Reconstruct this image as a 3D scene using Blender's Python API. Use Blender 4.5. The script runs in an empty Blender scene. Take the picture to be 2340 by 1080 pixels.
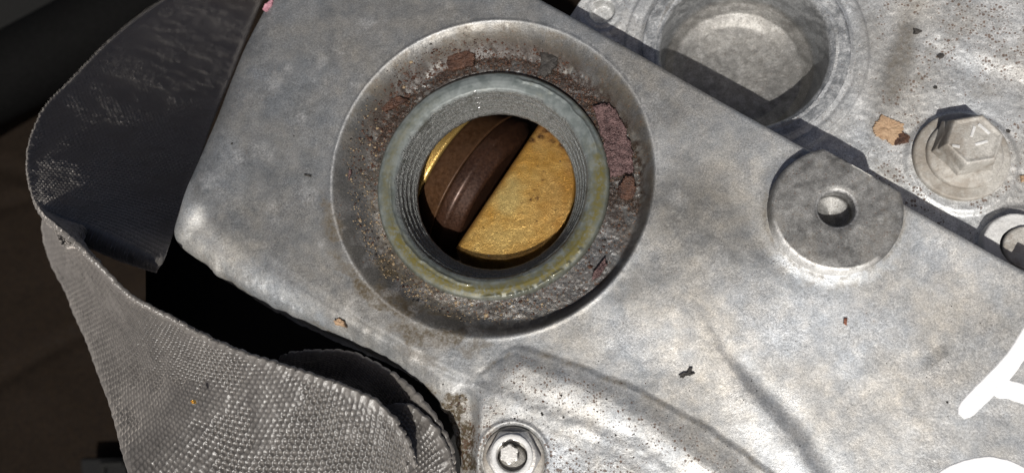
import bpy, bmesh, math, random
import numpy as np
from mathutils import Vector, Matrix

# ------------------------------------------------------------------ scale and camera
# 1 unit of authoring = 0.1 mm ; U turns it into metres
U = 1e-4
FOC = 1800.0
CX, CY = 1170.0, 540.0
NAD = (1430.0, 910.0)          # foot of the camera's perpendicular on the cover plane

def _nrm(v):
    v = np.asarray(v, float)
    return v / np.linalg.norm(v)

_n = _nrm((NAD[0]-CX, -(NAD[1]-CY), -FOC))
_zc = -_n
_xc = _nrm(np.array([1.0, 0, 0]) - _zc*_zc[0])
_yc = np.cross(_zc, _xc)
RW = np.array([_xc, _yc, _zc])              # camera coords -> world
_ax = RW @ np.array([0, 0, -1.0])
CAMP = -_ax*FOC

def W(u, v, h=0.0):
    """the place on the level h that lies along a given line of sight (authoring units)"""
    u = np.asarray(u, float); v = np.asarray(v, float)
    d0, d1, d2 = u-CX, CY-v, -FOC
    dx = RW[0,0]*d0+RW[0,1]*d1+RW[0,2]*d2
    dy = RW[1,0]*d0+RW[1,1]*d1+RW[1,2]*d2
    dz = RW[2,0]*d0+RW[2,1]*d1+RW[2,2]*d2
    k = (h-CAMP[2])/dz
    return np.stack([CAMP[0]+k*dx, CAMP[1]+k*dy, np.zeros_like(k)+h], -1)

def PIX(x, y, z):
    dx, dy, dz = x-CAMP[0], y-CAMP[1], z-CAMP[2]
    c0 = RW[0,0]*dx+RW[1,0]*dy+RW[2,0]*dz
    c1 = RW[0,1]*dx+RW[1,1]*dy+RW[2,1]*dz
    c2 = RW[0,2]*dx+RW[1,2]*dy+RW[2,2]*dz
    return CX+FOC*c0/-c2, CY-FOC*c1/-c2

def scale_at(u, v, h=0.0):
    a = W(u, v, h); b = W(u+1, v, h); c = W(u, v+1, h)
    return math.sqrt(abs((b-a)[0]*(c-a)[1]-(b-a)[1]*(c-a)[0]))

scn = bpy.context.scene
cd = bpy.data.cameras.new('camera')
cd.sensor_width = 36.0
cd.lens = FOC/2340.0*36.0
cd.clip_start = 0.005
cd.clip_end = 50.0
cam = bpy.data.objects.new('camera', cd)
scn.collection.objects.link(cam)
_m = Matrix([[RW[0,0], RW[0,1], RW[0,2], CAMP[0]*U],
             [RW[1,0], RW[1,1], RW[1,2], CAMP[1]*U],
             [RW[2,0], RW[2,1], RW[2,2], CAMP[2]*U],
             [0, 0, 0, 1]])
cam.matrix_world = _m
cd.dof.use_dof = True
cd.dof.focus_distance = 1800*U
cd.dof.aperture_fstop = 15.0
scn.camera = cam

# ------------------------------------------------------------------ daylight
SUN_EL = math.radians(55)
SUN_AZ = math.radians(181)       # compass-like, from +Y clockwise
sv = Vector((math.sin(SUN_AZ)*math.cos(SUN_EL), math.cos(SUN_AZ)*math.cos(SUN_EL), math.sin(SUN_EL)))
sd = bpy.data.lights.new('sun', 'SUN')
sd.energy = 5.0
sd.angle = math.radians(0.5)
sd.color = (1.0, 0.965, 0.91)
so = bpy.data.objects.new('sun', sd)
scn.collection.objects.link(so)
so.rotation_euler = sv.to_track_quat('Z', 'Y').to_euler()
so.location = (0, 0, 1)
wd = bpy.data.worlds.new('World')
scn.world = wd
wd.use_nodes = True
wn = wd.node_tree
wn.nodes.clear()
sky = wn.nodes.new('ShaderNodeTexSky')
sky.sky_type = 'NISHITA'
sky.sun_disc = False
sky.sun_elevation = SUN_EL
sky.sun_rotation = SUN_AZ
sky.air_density = 0.35
sky.dust_density = 3.5
sky.ozone_density = 0.3
bgn = wn.nodes.new('ShaderNodeBackground')
bgn.inputs['Strength'].default_value = 0.068
won = wn.nodes.new('ShaderNodeOutputWorld')
wn.links.new(sky.outputs[0], bgn.inputs[0])
wn.links.new(bgn.outputs[0], won.inputs[0])
scn.view_settings.view_transform = 'Standard'
scn.view_settings.look = 'None'
scn.view_settings.exposure = -0.15
scn.view_settings.gamma = 1.0
scn.cycles.max_bounces = 6

# ------------------------------------------------------------------ numpy noise
def _hash(i, j, seed):
    i = i.astype(np.int64); j = j.astype(np.int64)
    n = (i*374761393 + j*668265263 + seed*1442695041) & 0xFFFFFFFF
    n = ((n ^ (n >> 13))*1274126177) & 0xFFFFFFFF
    n = (n ^ (n >> 16)) & 0xFFFFFFFF
    return n/4294967295.0

def vn(x, y, seed=0):
    xi = np.floor(x); yi = np.floor(y)
    fx = x-xi; fy = y-yi
    fx = fx*fx*(3-2*fx); fy = fy*fy*(3-2*fy)
    a = _hash(xi, yi, seed); b = _hash(xi+1, yi, seed)
    c = _hash(xi, yi+1, seed); d = _hash(xi+1, yi+1, seed)
    return (a*(1-fx)+b*fx)*(1-fy)+(c*(1-fx)+d*fx)*fy

def fbm(x, y, size, octv=4, seed=0, gain=0.55):
    """about 0..1, mean 0.5"""
    s = 0; w = 0; amp = 1.0; f = 1.0/size
    for k in range(octv):
        ca, sa = math.cos(0.7*k+seed), math.sin(0.7*k+seed)
        s = s+amp*vn((x*ca-y*sa)*f+17.3*k, (x*sa+y*ca)*f-9.1*k, seed*31+k)
        w += amp; amp *= gain; f *= 2.03
    return s/w

def sm(a, b, x):
    t = np.clip((x-a)/(b-a), 0, 1)
    return t*t*(3-2*t)

def pl(X, Y, pts):
    """distance to a polyline; side>0 on the right of travel (image down); length along it"""
    best = np.full(X.shape, 1e18); side = np.zeros(X.shape); al = np.zeros(X.shape)
    acc = 0.0
    for (x0, y0), (x1, y1) in zip(pts[:-1], pts[1:]):
        dx, dy = x1-x0, y1-y0
        L2 = dx*dx+dy*dy; L = math.sqrt(L2)
        t = np.clip(((X-x0)*dx+(Y-y0)*dy)/L2, 0, 1)
        ex, ey = X-(x0+t*dx), Y-(y0+t*dy)
        d2 = ex*ex+ey*ey
        m = d2 < best
        best = np.where(m, d2, best)
        side = np.where(m, np.sign(dx*ey-dy*ex), side)
        al = np.where(m, acc+t*L, al)
        acc += L
    return np.sqrt(best), side, al

def smooth_pts(pts, n=6):
    """Catmull-Rom through the points"""
    P = np.array(pts, float)
    Q = np.vstack([2*P[0]-P[1], P, 2*P[-1]-P[-2]])
    out = []
    for i in range(1, len(Q)-2):
        for k in range(n):
            t = k/n
            p0, p1, p2, p3 = Q[i-1], Q[i], Q[i+1], Q[i+2]
            out.append(0.5*((2*p1)+(-p0+p2)*t+(2*p0-5*p1+4*p2-p3)*t*t+(-p0+3*p1-3*p2+p3)*t**3))
    out.append(P[-1])
    return np.array(out)

def blob(X, Y, u, v, ru, rv=None, ang=0.0, soft=0.5, rough=0.35, size=None, seed=1):
    """soft irregular patch, 0..1"""
    rv = rv or ru
    c, s = math.cos(math.radians(ang)), math.sin(math.radians(ang))
    dx, dy = X-u, Y-v
    r = np.sqrt(((dx*c+dy*s)/ru)**2+((-dx*s+dy*c)/rv)**2)
    r = r+rough*2*(fbm(X, Y, size or max(ru, rv)*0.5, 4, seed)-0.5)
    return 1-sm(1-soft, 1+soft*0.6, r)

# ------------------------------------------------------------------ object helpers
C = scn.collection.objects

def mesh_np(name, V, F, mat=None, parent=None, smooth=True, attrs=None, keep=None):
    """V (n,3) authoring units, F (m,4) quads (or list of index lists)"""
    me = bpy.data.meshes.new(name)
    V = np.asarray(V, np.float64)*U
    if isinstance(F, np.ndarray):
        m, k = F.shape
        me.vertices.add(len(V)); me.loops.add(m*k); me.polygons.add(m)
        me.vertices.foreach_set('co', V.astype(np.float32).ravel())
        me.loops.foreach_set('vertex_index', F.astype(np.int32).ravel())
        me.polygons.foreach_set('loop_start', (np.arange(m)*k).astype(np.int32))
        me.polygons.foreach_set('loop_total', np.full(m, k, np.int32))
        me.update(calc_edges=True)
        me.validate()
    else:
        me.from_pydata([tuple(v) for v in V], [], F)
        me.update()
    if attrs:
        for an, arr in attrs.items():
            a = me.attributes.new(an, 'FLOAT_COLOR', 'POINT')
            a.data.foreach_set('color', np.clip(arr, 0, 1).astype(np.float32).ravel())
    me.polygons.foreach_set('use_smooth', np.full(len(me.polygons), bool(smooth)))
    if mat:
        me.materials.append(mat)
    o = bpy.data.objects.new(name, me)
    C.link(o)
    if parent:
        o.parent = parent
    return o

def bm_obj(name, bm, mat=None, parent=None, smooth=False):
    bmesh.ops.recalc_face_normals(bm, faces=bm.faces)
    for v in bm.verts:
        v.co *= U
    me = bpy.data.meshes.new(name)
    bm.to_mesh(me); bm.free()
    me.polygons.foreach_set('use_smooth', np.full(len(me.polygons), bool(smooth)))
    if mat:
        me.materials.append(mat)
    o = bpy.data.objects.new(name, me)
    C.link(o)
    if parent:
        o.parent = parent
    return o

def thing(name, label, cat, group=None):
    o = bpy.data.objects.new(name, None)
    o.empty_display_size = 0.01
    C.link(o)
    o['label'] = label; o['category'] = cat
    if group:
        o['group'] = group
    return o

def tag(o, label, cat, group=None):
    o['label'] = label; o['category'] = cat
    if group:
        o['group'] = group
    return o

def grid_faces(nr, nc, wrap=False):
    i = np.arange(nr-1)[:, None]; j = np.arange(nc if wrap else nc-1)[None, :]
    j2 = (j+1) % nc
    a = i*nc+j; b = i*nc+j2; c = (i+1)*nc+j2; d = (i+1)*nc+j
    return np.stack([a, b, c, d], -1).reshape(-1, 4)

def resample_profile(prof, step):
    out = [prof[0]]
    for (r0, h0), (r1, h1) in zip(prof[:-1], prof[1:]):
        n = max(1, int(math.hypot(r1-r0, h1-h0)/step))
        for k in range(1, n+1):
            out.append((r0+(r1-r0)*k/n, h0+(h1-h0)*k/n))
    return np.array(out)

def lathe(name, prof, cx, cy, nseg, mat, parent=None, step=None, disp=None, clip=None, attrs=None, shade=True, flip=False, rot=0.0):
    """rings of (r,h) about a vertical axis; clip(theta) limits the radius; disp(R,T,H)->(dr,dh)"""
    P = resample_profile(prof, step) if step else np.array(prof, float)
    T = np.linspace(0, 2*math.pi, nseg, endpoint=False)+rot
    R = np.repeat(P[:, :1], nseg, 1); H = np.repeat(P[:, 1:2], nseg, 1)
    TT = np.repeat(T[None, :], len(P), 0)
    if clip is not None:
        R = np.minimum(R, clip(TT))
    if disp is not None:
        dr, dh = disp(R, TT, H)
        R = R+dr; H = H+dh
    X = cx+R*np.cos(TT); Y = cy+R*np.sin(TT)
    V = np.stack([X, Y, H], -1).reshape(-1, 3)
    F = grid_faces(len(P), nseg, True)
    if not flip:
        F = F[:, ::-1]
    at = attrs(X, Y, R, TT, H) if attrs else None
    if at:
        at = {k: a.reshape(-1, 4) for k, a in at.items()}
    return mesh_np(name, V, F, mat, parent, shade, at)

def prism(name, pts, h0, h1, mat, parent=None, bevel=0.0):
    """upright prism over world-plane points"""
    bm = bmesh.new()
    lo = [bm.verts.new((p[0], p[1], h0)) for p in pts]
    hi = [bm.verts.new((p[0], p[1], h1)) for p in pts]
    n = len(pts)
    bm.faces.new(lo[::-1])
    top = bm.faces.new(hi)
    for k in range(n):
        bm.faces.new((lo[k], lo[(k+1) % n], hi[(k+1) % n], hi[k]))
    if bevel:
        bmesh.ops.bevel(bm, geom=list(top.edges), offset=bevel, segments=2, affect='EDGES', profile=0.6)
    return bm_obj(name, bm, mat, parent)

# ------------------------------------------------------------------ materials
class NT:
    def __init__(s, name):
        s.m = bpy.data.materials.new(name); s.m.use_nodes = True
        s.t = s.m.node_tree; s.t.nodes.clear()
        s.out = s.t.nodes.new('ShaderNodeOutputMaterial')
        s.b = s.t.nodes.new('ShaderNodeBsdfPrincipled')
        s.t.links.new(s.b.outputs[0], s.out.inputs[0])
        s.tc = s.t.nodes.new('ShaderNodeTexCoord')
    def put(s, i, v):
        if isinstance(v, bpy.types.NodeSocket):
            s.t.links.new(v, i)
        elif isinstance(v, tuple) and len(v) == 3 and i.type == 'RGBA':
            i.default_value = (*v, 1)
        else:
            i.default_value = v
    def set(s, **k):
        for a, v in k.items():
            s.put(s.b.inputs[a.replace('_', ' ')], v)
    def noise(s, scale, detail=3.0, rough=0.6, vec=None, dist=0.0):
        n = s.t.nodes.new('ShaderNodeTexNoise')
        n.inputs['Scale'].default_value = scale; n.inputs['Detail'].default_value = detail
        n.inputs['Roughness'].default_value = rough; n.inputs['Distortion'].default_value = dist
        s.t.links.new(vec or s.tc.outputs['Object'], n.inputs['Vector'])
        return n.outputs[0]
    def voro(s, scale, feat='F1', out='Distance'):
        n = s.t.nodes.new('ShaderNodeTexVoronoi')
        n.feature = feat
        n.inputs['Scale'].default_value = scale
        s.t.links.new(s.tc.outputs['Object'], n.inputs['Vector'])
        return n.outputs[out]
    def math(s, op, a, b=0.0, c=None, clamp=False):
        n = s.t.nodes.new('ShaderNodeMath'); n.operation = op; n.use_clamp = clamp
        s.put(n.inputs[0], a); s.put(n.inputs[1], b)
        if c is not None: s.put(n.inputs[2], c)
        return n.outputs[0]
    def ramp(s, f, a, b, va=0.0, vb=1.0):
        n = s.t.nodes.new('ShaderNodeMapRange'); n.interpolation_type = 'SMOOTHSTEP'
        s.put(n.inputs[0], f); s.put(n.inputs[1], a); s.put(n.inputs[2], b)
        s.put(n.inputs[3], va); s.put(n.inputs[4], vb)
        return n.outputs[0]
    def mix(s, f, a, b, mode='MIX'):
        n = s.t.nodes.new('ShaderNodeMix'); n.data_type = 'RGBA'; n.blend_type = mode
        s.put(n.inputs[0], f); s.put(n.inputs[6], a); s.put(n.inputs[7], b)
        return n.outputs[2]
    def scalecol(s, v):
        n = s.t.nodes.new('ShaderNodeCombineColor')
        for i in range(3): s.put(n.inputs[i], v)
        return n.outputs[0]
    def attr(s, name):
        n = s.t.nodes.new('ShaderNodeAttribute'); n.attribute_name = name
        q = s.t.nodes.new('ShaderNodeSeparateColor')
        s.t.links.new(n.outputs['Color'], q.inputs[0])
        return q.outputs[0], q.outputs[1], q.outputs[2], n.outputs['Alpha']
    def bump(s, h, strength=0.5, dist=1e-4, prev=None):
        n = s.t.nodes.new('ShaderNodeBump')
        n.inputs['Strength'].default_value = strength; n.inputs['Distance'].default_value = dist
        s.t.links.new(h, n.inputs['Height'])
        if prev: s.t.links.new(prev, n.inputs['Normal'])
        return n.outputs[0]

def mat_cast(name):
    """weathered die-cast aluminium; the attribute 'wear' = tone, brown stain, tarry residue and painted shade, chalk; 'spots' = specks, gloss, warm tint, grain"""
    n = NT(name)
    tone, brown, tar_shade, chalk_glint = n.attr('wear_light')
    spk, gloss, warm, grain = n.attr('spots')
    n1 = n.noise(380, 6, 0.65)
    n2 = n.noise(2200, 3, 0.7)
    n3 = n.noise(5200, 2, 0.6)
    n4 = n.noise(900, 4, 0.7)
    v = n.math('MULTIPLY', tone, n.ramp(n1, 0.25, 0.75, 0.88, 1.12))
    v = n.math('MULTIPLY', v, n.ramp(n2, 0.28, 0.72, 0.80, 1.20))
    v = n.math('MULTIPLY', v, n.ramp(n3, 0.32, 0.68, 0.74, 1.26))
    tint = n.mix(warm, (0.93, 0.985, 1.04), (1.05, 0.99, 0.885))
    col = n.mix(1.0, n.scalecol(v), tint, 'MULTIPLY')
    fb = n.math('MULTIPLY', brown, n.ramp(n4, 0.3, 0.62, 0.35, 1.15), clamp=True)
    col = n.mix(fb, col, n.mix(n2, (0.032, 0.023, 0.011), (0.092, 0.068, 0.036)))
    ft = n.math('MULTIPLY', tar_shade, n.ramp(n2, 0.25, 0.6, 0.55, 1.1), clamp=True)
    col = n.mix(ft, col, n.mix(n.ramp(n3, 0.35, 0.7), (0.007, 0.005, 0.004), (0.050, 0.032, 0.022)))
    fc = n.math('MULTIPLY', chalk_glint, n.ramp(n.math('ADD', n.math('MULTIPLY', n2, .55), n.math('MULTIPLY', n4, .45)), 0.30, 0.74, 0.0, 0.75), clamp=True)
    col = n.mix(fc, col, (0.66, 0.66, 0.655))
    # fine dark specks and pits
    d1 = n.voro(1500)
    rnd = n.t.nodes.new('ShaderNodeSeparateColor')
    n.t.links.new(n.voro(1500, 'F1', 'Color'), rnd.inputs[0])
    rad = n.math('MULTIPLY', n.math('POWER', rnd.outputs[0], 1.7), n.math('MULTIPLY', spk, 0.95))
    s1 = n.ramp(n.math('SUBTRACT', rad, n.math('ADD', d1, n.math('MULTIPLY', n.math('SUBTRACT', n3, 0.5), 0.35))), -0.03, 0.10)
    pit = n.ramp(n.noise(2300, 2, 0.5), 0.60, 0.72)
    s2 = n.math('MULTIPLY', pit, n.math('MULTIPLY', spk, 1.4, clamp=True))
    sp = n.math('MAXIMUM', s1, s2)
    sp = n.math('MULTIPLY', sp, 0.85)
    col = n.mix(sp, col, n.mix(n1, (0.03, 0.025, 0.022), (0.14, 0.07, 0.035)))
    dirt = n.math('MAXIMUM', n.math('MAXIMUM', fb, ft), n.math('MAXIMUM', fc, sp))
    met = n.ramp(dirt, 0.0, 0.8, 0.6, 0.0)
    r0 = n.ramp(gloss, 0.0, 1.0, 0.56, 0.26)
    ro = n.math('ADD', r0, n.math('MULTIPLY', n.math('SUBTRACT', n3, 0.5), 0.30), clamp=True)
    n.set(Base_Color=col, Metallic=met, Roughness=ro)
    hb = n.math('ADD', n.math('MULTIPLY', n2, 0.6), n.math('MULTIPLY', n3, 0.55))
    hb = n.math('SUBTRACT', hb, n.math('MULTIPLY', sp, 0.5))
    hb = n.math('MULTIPLY', hb, n.math('ADD', n.math('MULTIPLY', grain, 1.6), 0.25))
    n.set(Normal=n.bump(hb, 0.55, 1.7e-4))
    return n.m

def mat_metal(name, c0, c1, rough=0.4, metallic=0.8, grain=3000, bump=0.3, bdist=1e-4, coat=0.0, stain=None, stain_amt=0.4, coat_rough=0.1, spec=0.5):
    n = NT(name)
    a = n.noise(600, 5, 0.65); b = n.noise(grain, 3, 0.65); c = n.noise(120, 4, 0.6)
    col = n.mix(n.ramp(n.math('ADD', n.math('MULTIPLY', a, 0.6), n.math('MULTIPLY', b, 0.4)), 0.33, 0.66), c0, c1)
    if stain:
        f = n.math('MULTIPLY', n.ramp(n.math('ADD', n.math('MULTIPLY', c, .6), n.math('MULTIPLY', a, .4)), 0.44, 0.6), stain_amt)
        col = n.mix(f, col, stain)
    n.set(Base_Color=col, Metallic=metallic, Roughness=n.ramp(b, 0.3, 0.7, rough-0.1, rough+0.12))
    n.b.inputs['Specular IOR Level'].default_value = spec
    if coat:
        n.set(Coat_Weight=coat, Coat_Roughness=coat_rough)
    n.set(Normal=n.bump(b, bump, bdist))
    return n.m

M = {}
M['cover'] = mat_cast('cast_aluminium_cover')
M['head'] = mat_cast('cast_aluminium_head')
M['boss'] = mat_metal('machined_boss', (0.13, 0.125, 0.115), (0.30, 0.29, 0.27), 0.5, 0.55, 3500, 0.5, 1.5e-4, stain=(0.10, 0.09, 0.07))
M['bare'] = mat_metal('bare_bright_metal', (0.48, 0.47, 0.45), (0.80, 0.79, 0.76), 0.38, 0.6, 3000, 0.4, 1e-4, stain=(0.2, 0.16, 0.12), stain_amt=0.3)
M['chalky'] = mat_metal('oxidised_zinc', (0.33, 0.315, 0.285), (0.56, 0.545, 0.51), 0.6, 0.25, 2600, 0.6, 2e-4, stain=(0.14, 0.105, 0.07), stain_amt=0.6)
M['white_zinc'] = mat_metal('white_oxide', (0.50, 0.50, 0.49), (0.74, 0.74, 0.73), 0.7, 0.1, 2600, 0.6, 2e-4, stain=(0.25, 0.24, 0.22), stain_amt=0.4)
M['cam'] = mat_metal('oily_brown_steel', (0.028, 0.0125, 0.0075), (0.062, 0.027, 0.014), 0.40, 0.5, 1600, 0.2, 6e-5, coat=0.12, coat_rough=0.25, stain=(0.018, 0.009, 0.006), spec=0.5)
M['journal'] = mat_metal('varnished_journal', (0.042, 0.019, 0.008), (0.085, 0.040, 0.017), 0.5, 0.3, 900, 0.15, 5e-5, stain=(0.03, 0.014, 0.007), spec=0.4)
M['black_plastic'] = mat_metal('black_plastic', (0.003, 0.003, 0.003), (0.006, 0.006, 0.006), 0.6, 0.0, 2000, 0.3, 1e-4, spec=0.2)
M['rubber'] = mat_metal('black_rubber', (0.002, 0.002, 0.002), (0.004, 0.004, 0.004), 0.8, 0.0, 1500, 0.3, 1e-4, spec=0.04)
M['floor'] = mat_metal('shaded_floor', (0.0060, 0.0038, 0.0024), (0.0125, 0.0085, 0.0056), 0.85, 0.0, 260, 0.5, 6e-4, spec=0.08)  # the ground's shade is put into this dark base colour
M['panel'] = mat_metal('dark_grey_panel', (0.006, 0.006, 0.0055), (0.011, 0.011, 0.0105), 0.7, 0.0, 800, 0.4, 2e-4, spec=0.15)
M['paint'] = mat_metal('white_paint', (0.80, 0.80, 0.81), (0.90, 0.90, 0.90), 0.45, 0.0, 2400, 0.4, 1.5e-4, stain=(0.60, 0.60, 0.60), stain_amt=0.3)
M['rust'] = mat_metal('baked_gasket', (0.020, 0.009, 0.006), (0.105, 0.050, 0.030), 0.40, 0.15, 2600, 1.0, 4e-4)
M['red_rust'] = mat_metal('reddish_baked_gasket', (0.026, 0.012, 0.012), (0.18, 0.11, 0.105), 0.36, 0.25, 2400, 1.0, 5e-4)
M['tan'] = mat_metal('tan_gasket_paper', (0.30, 0.19, 0.11), (0.47, 0.33, 0.21), 0.75, 0.0, 2200, 0.9, 3e-4, stain=(0.16, 0.09, 0.05))
M['tan_dirt'] = mat_metal('tan_dirt', (0.16, 0.11, 0.06), (0.34, 0.26, 0.16), 0.7, 0.0, 3000, 0.6, 2e-4)
M['speck'] = mat_metal('dark_crumb', (0.015, 0.013, 0.012), (0.045, 0.04, 0.035), 0.6, 0.0, 3000, 0.8, 2e-4)
M['brown'] = mat_metal('brown_crumb', (0.12, 0.04, 0.02), (0.24, 0.09, 0.05), 0.6, 0.0, 3000, 0.6, 2e-4)
M['gold_fleck'] = mat_metal('gold_fleck', (0.7, 0.40, 0.06), (0.9, 0.58, 0.14), 0.3, 0.7, 3000, 0.6, 2e-4)
M['pink'] = mat_metal('pink_paint_chip', (0.30, 0.14, 0.17), (0.45, 0.22, 0.26), 0.5, 0.0, 3000, 0.6, 2e-4)

def mat_neck():
    n = NT('oily_zinc_neck')
    film, thread, w2, al = n.attr('wear_light')
    a = n.noise(420, 5, 0.65); b = n.noise(3600, 3, 0.7); c = n.noise(1200, 4, 0.65)
    base = n.mix(n.ramp(a, 0.35, 0.65), (0.098, 0.115, 0.112), (0.17, 0.19, 0.187))
    oil = n.math('MULTIPLY', film, n.ramp(c, 0.3, 0.6, 0.35, 1.1), clamp=True)
    col = n.mix(oil, base, n.mix(c, (0.065, 0.055, 0.008), (0.145, 0.12, 0.026)))
    thc = n.mix(n.ramp(b, 0.35, 0.7), (0.10, 0.105, 0.10), (0.40, 0.41, 0.40))
    col = n.mix(thread, col, thc)
    dk = n.math('MULTIPLY', w2, n.ramp(c, 0.3, 0.6, 0.5, 1.1), clamp=True)
    col = n.mix(dk, col, (0.05, 0.05, 0.035))
    n.set(Base_Color=col, Metallic=n.ramp(thread, 0, 1, 0.2, 0.75), Roughness=n.ramp(thread, 0, 1, 0.5, 0.40))
    n.set(Coat_Weight=n.ramp(thread, 0, 1, 0.55, 0.10), Coat_Roughness=0.045)
    h = n.math('MULTIPLY', b, n.math('ADD', n.math('MULTIPLY', thread, 1.3), 0.06))
    n.set(Normal=n.bump(h, 0.9, 4e-4))
    return n.m

def mat_gold():
    n = NT('varnished_gold_plate')
    red, pale, dark, spk = n.attr('wear_light')
    a = n.noise(150, 4, 0.6); b = n.noise(4200, 2, 0.6); c = n.noise(1500, 3, 0.6)
    col = n.mix(n.ramp(a, 0.3, 0.7), (0.56, 0.30, 0.055), (0.72, 0.48, 0.15))
    col = n.mix(pale, col, (0.66, 0.52, 0.20))
    col = n.mix(red, col, n.mix(c, (0.10, 0.022, 0.012), (0.30, 0.09, 0.03)))
    col = n.mix(n.math('MULTIPLY', dark, n.ramp(c, .35, .6, .4, 1.1), clamp=True), col, (0.035, 0.014, 0.01))
    col = n.mix(n.ramp(b, 0.36, 0.66, 0.0, 0.62), col, (0.15, 0.068, 0.016))
    n.set(Base_Color=col, Metallic=0.75, Roughness=n.ramp(b, 0.3, 0.7, 0.28, 0.50))
    n.set(Coat_Weight=0.25, Coat_Roughness=0.15)
    n.set(Normal=n.bump(b, 0.6, 1.9e-4))
    return n.m

def mat_strap():
    n = NT('woven_nylon')
    rib, edge, dust, al = n.attr('wear_light')
    a = n.noise(160, 5, 0.65); b = n.noise(5000, 2, 0.6); c = n.noise(900, 4, 0.7)
    col = n.mix(n.ramp(a, 0.3, 0.7), (0.064, 0.059, 0.054), (0.110, 0.102, 0.094))
    col = n.mix(n.math('MULTIPLY', n.ramp(c, 0.45, 0.75), 0.4), col, (0.20, 0.185, 0.165))
    col = n.mix(n.math('MULTIPLY', edge, 0.25), col, (0.15, 0.14, 0.128))
    col = n.mix(1.0, col, n.scalecol(n.ramp(rib, 0, 1, 0.50, 1.14)), 'MULTIPLY')  # hollows between the beads darkened, their shade painted into the colour
    n.set(Base_Color=col, Roughness=n.ramp(b, 0.3, 0.7, 0.24, 0.44), Metallic=0.0)
    n.set(Sheen_Weight=0.7, Sheen_Roughness=0.45, Sheen_Tint=(1.0, 0.93, 0.86))
    n.b.inputs['Specular IOR Level'].default_value = 0.65
    n.set(Normal=n.bump(b, 0.5, 1e-4))
    return n.m

M['neck'] = mat_neck(); M['gold'] = mat_gold(); M['strap'] = mat_strap()

# ------------------------------------------------------------------ key places
def circ(u, v, rpx, h=0.0):
    p = W(u, v, h)
    return float(p[0]), float(p[1]), rpx*scale_at(u, v, h)

RCX, RCY, RREC = circ(1117, 395, 364)          # recess rim
NCX, NCY, RNECK = circ(1121, 417, 266, -32)    # neck lip
BCX, BCY, RBOSS = circ(1913, 476, 146, 36)     # boss top
e0 = W(1286, 24, 0); e1 = W(2340, 616, 0)      # long edge of the cover
ES = _nrm((e1-e0)[:2]); ET = np.array([-ES[1], ES[0]])      # along / across (up right)
EDGE_T = float(e0[:2] @ ET)

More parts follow.
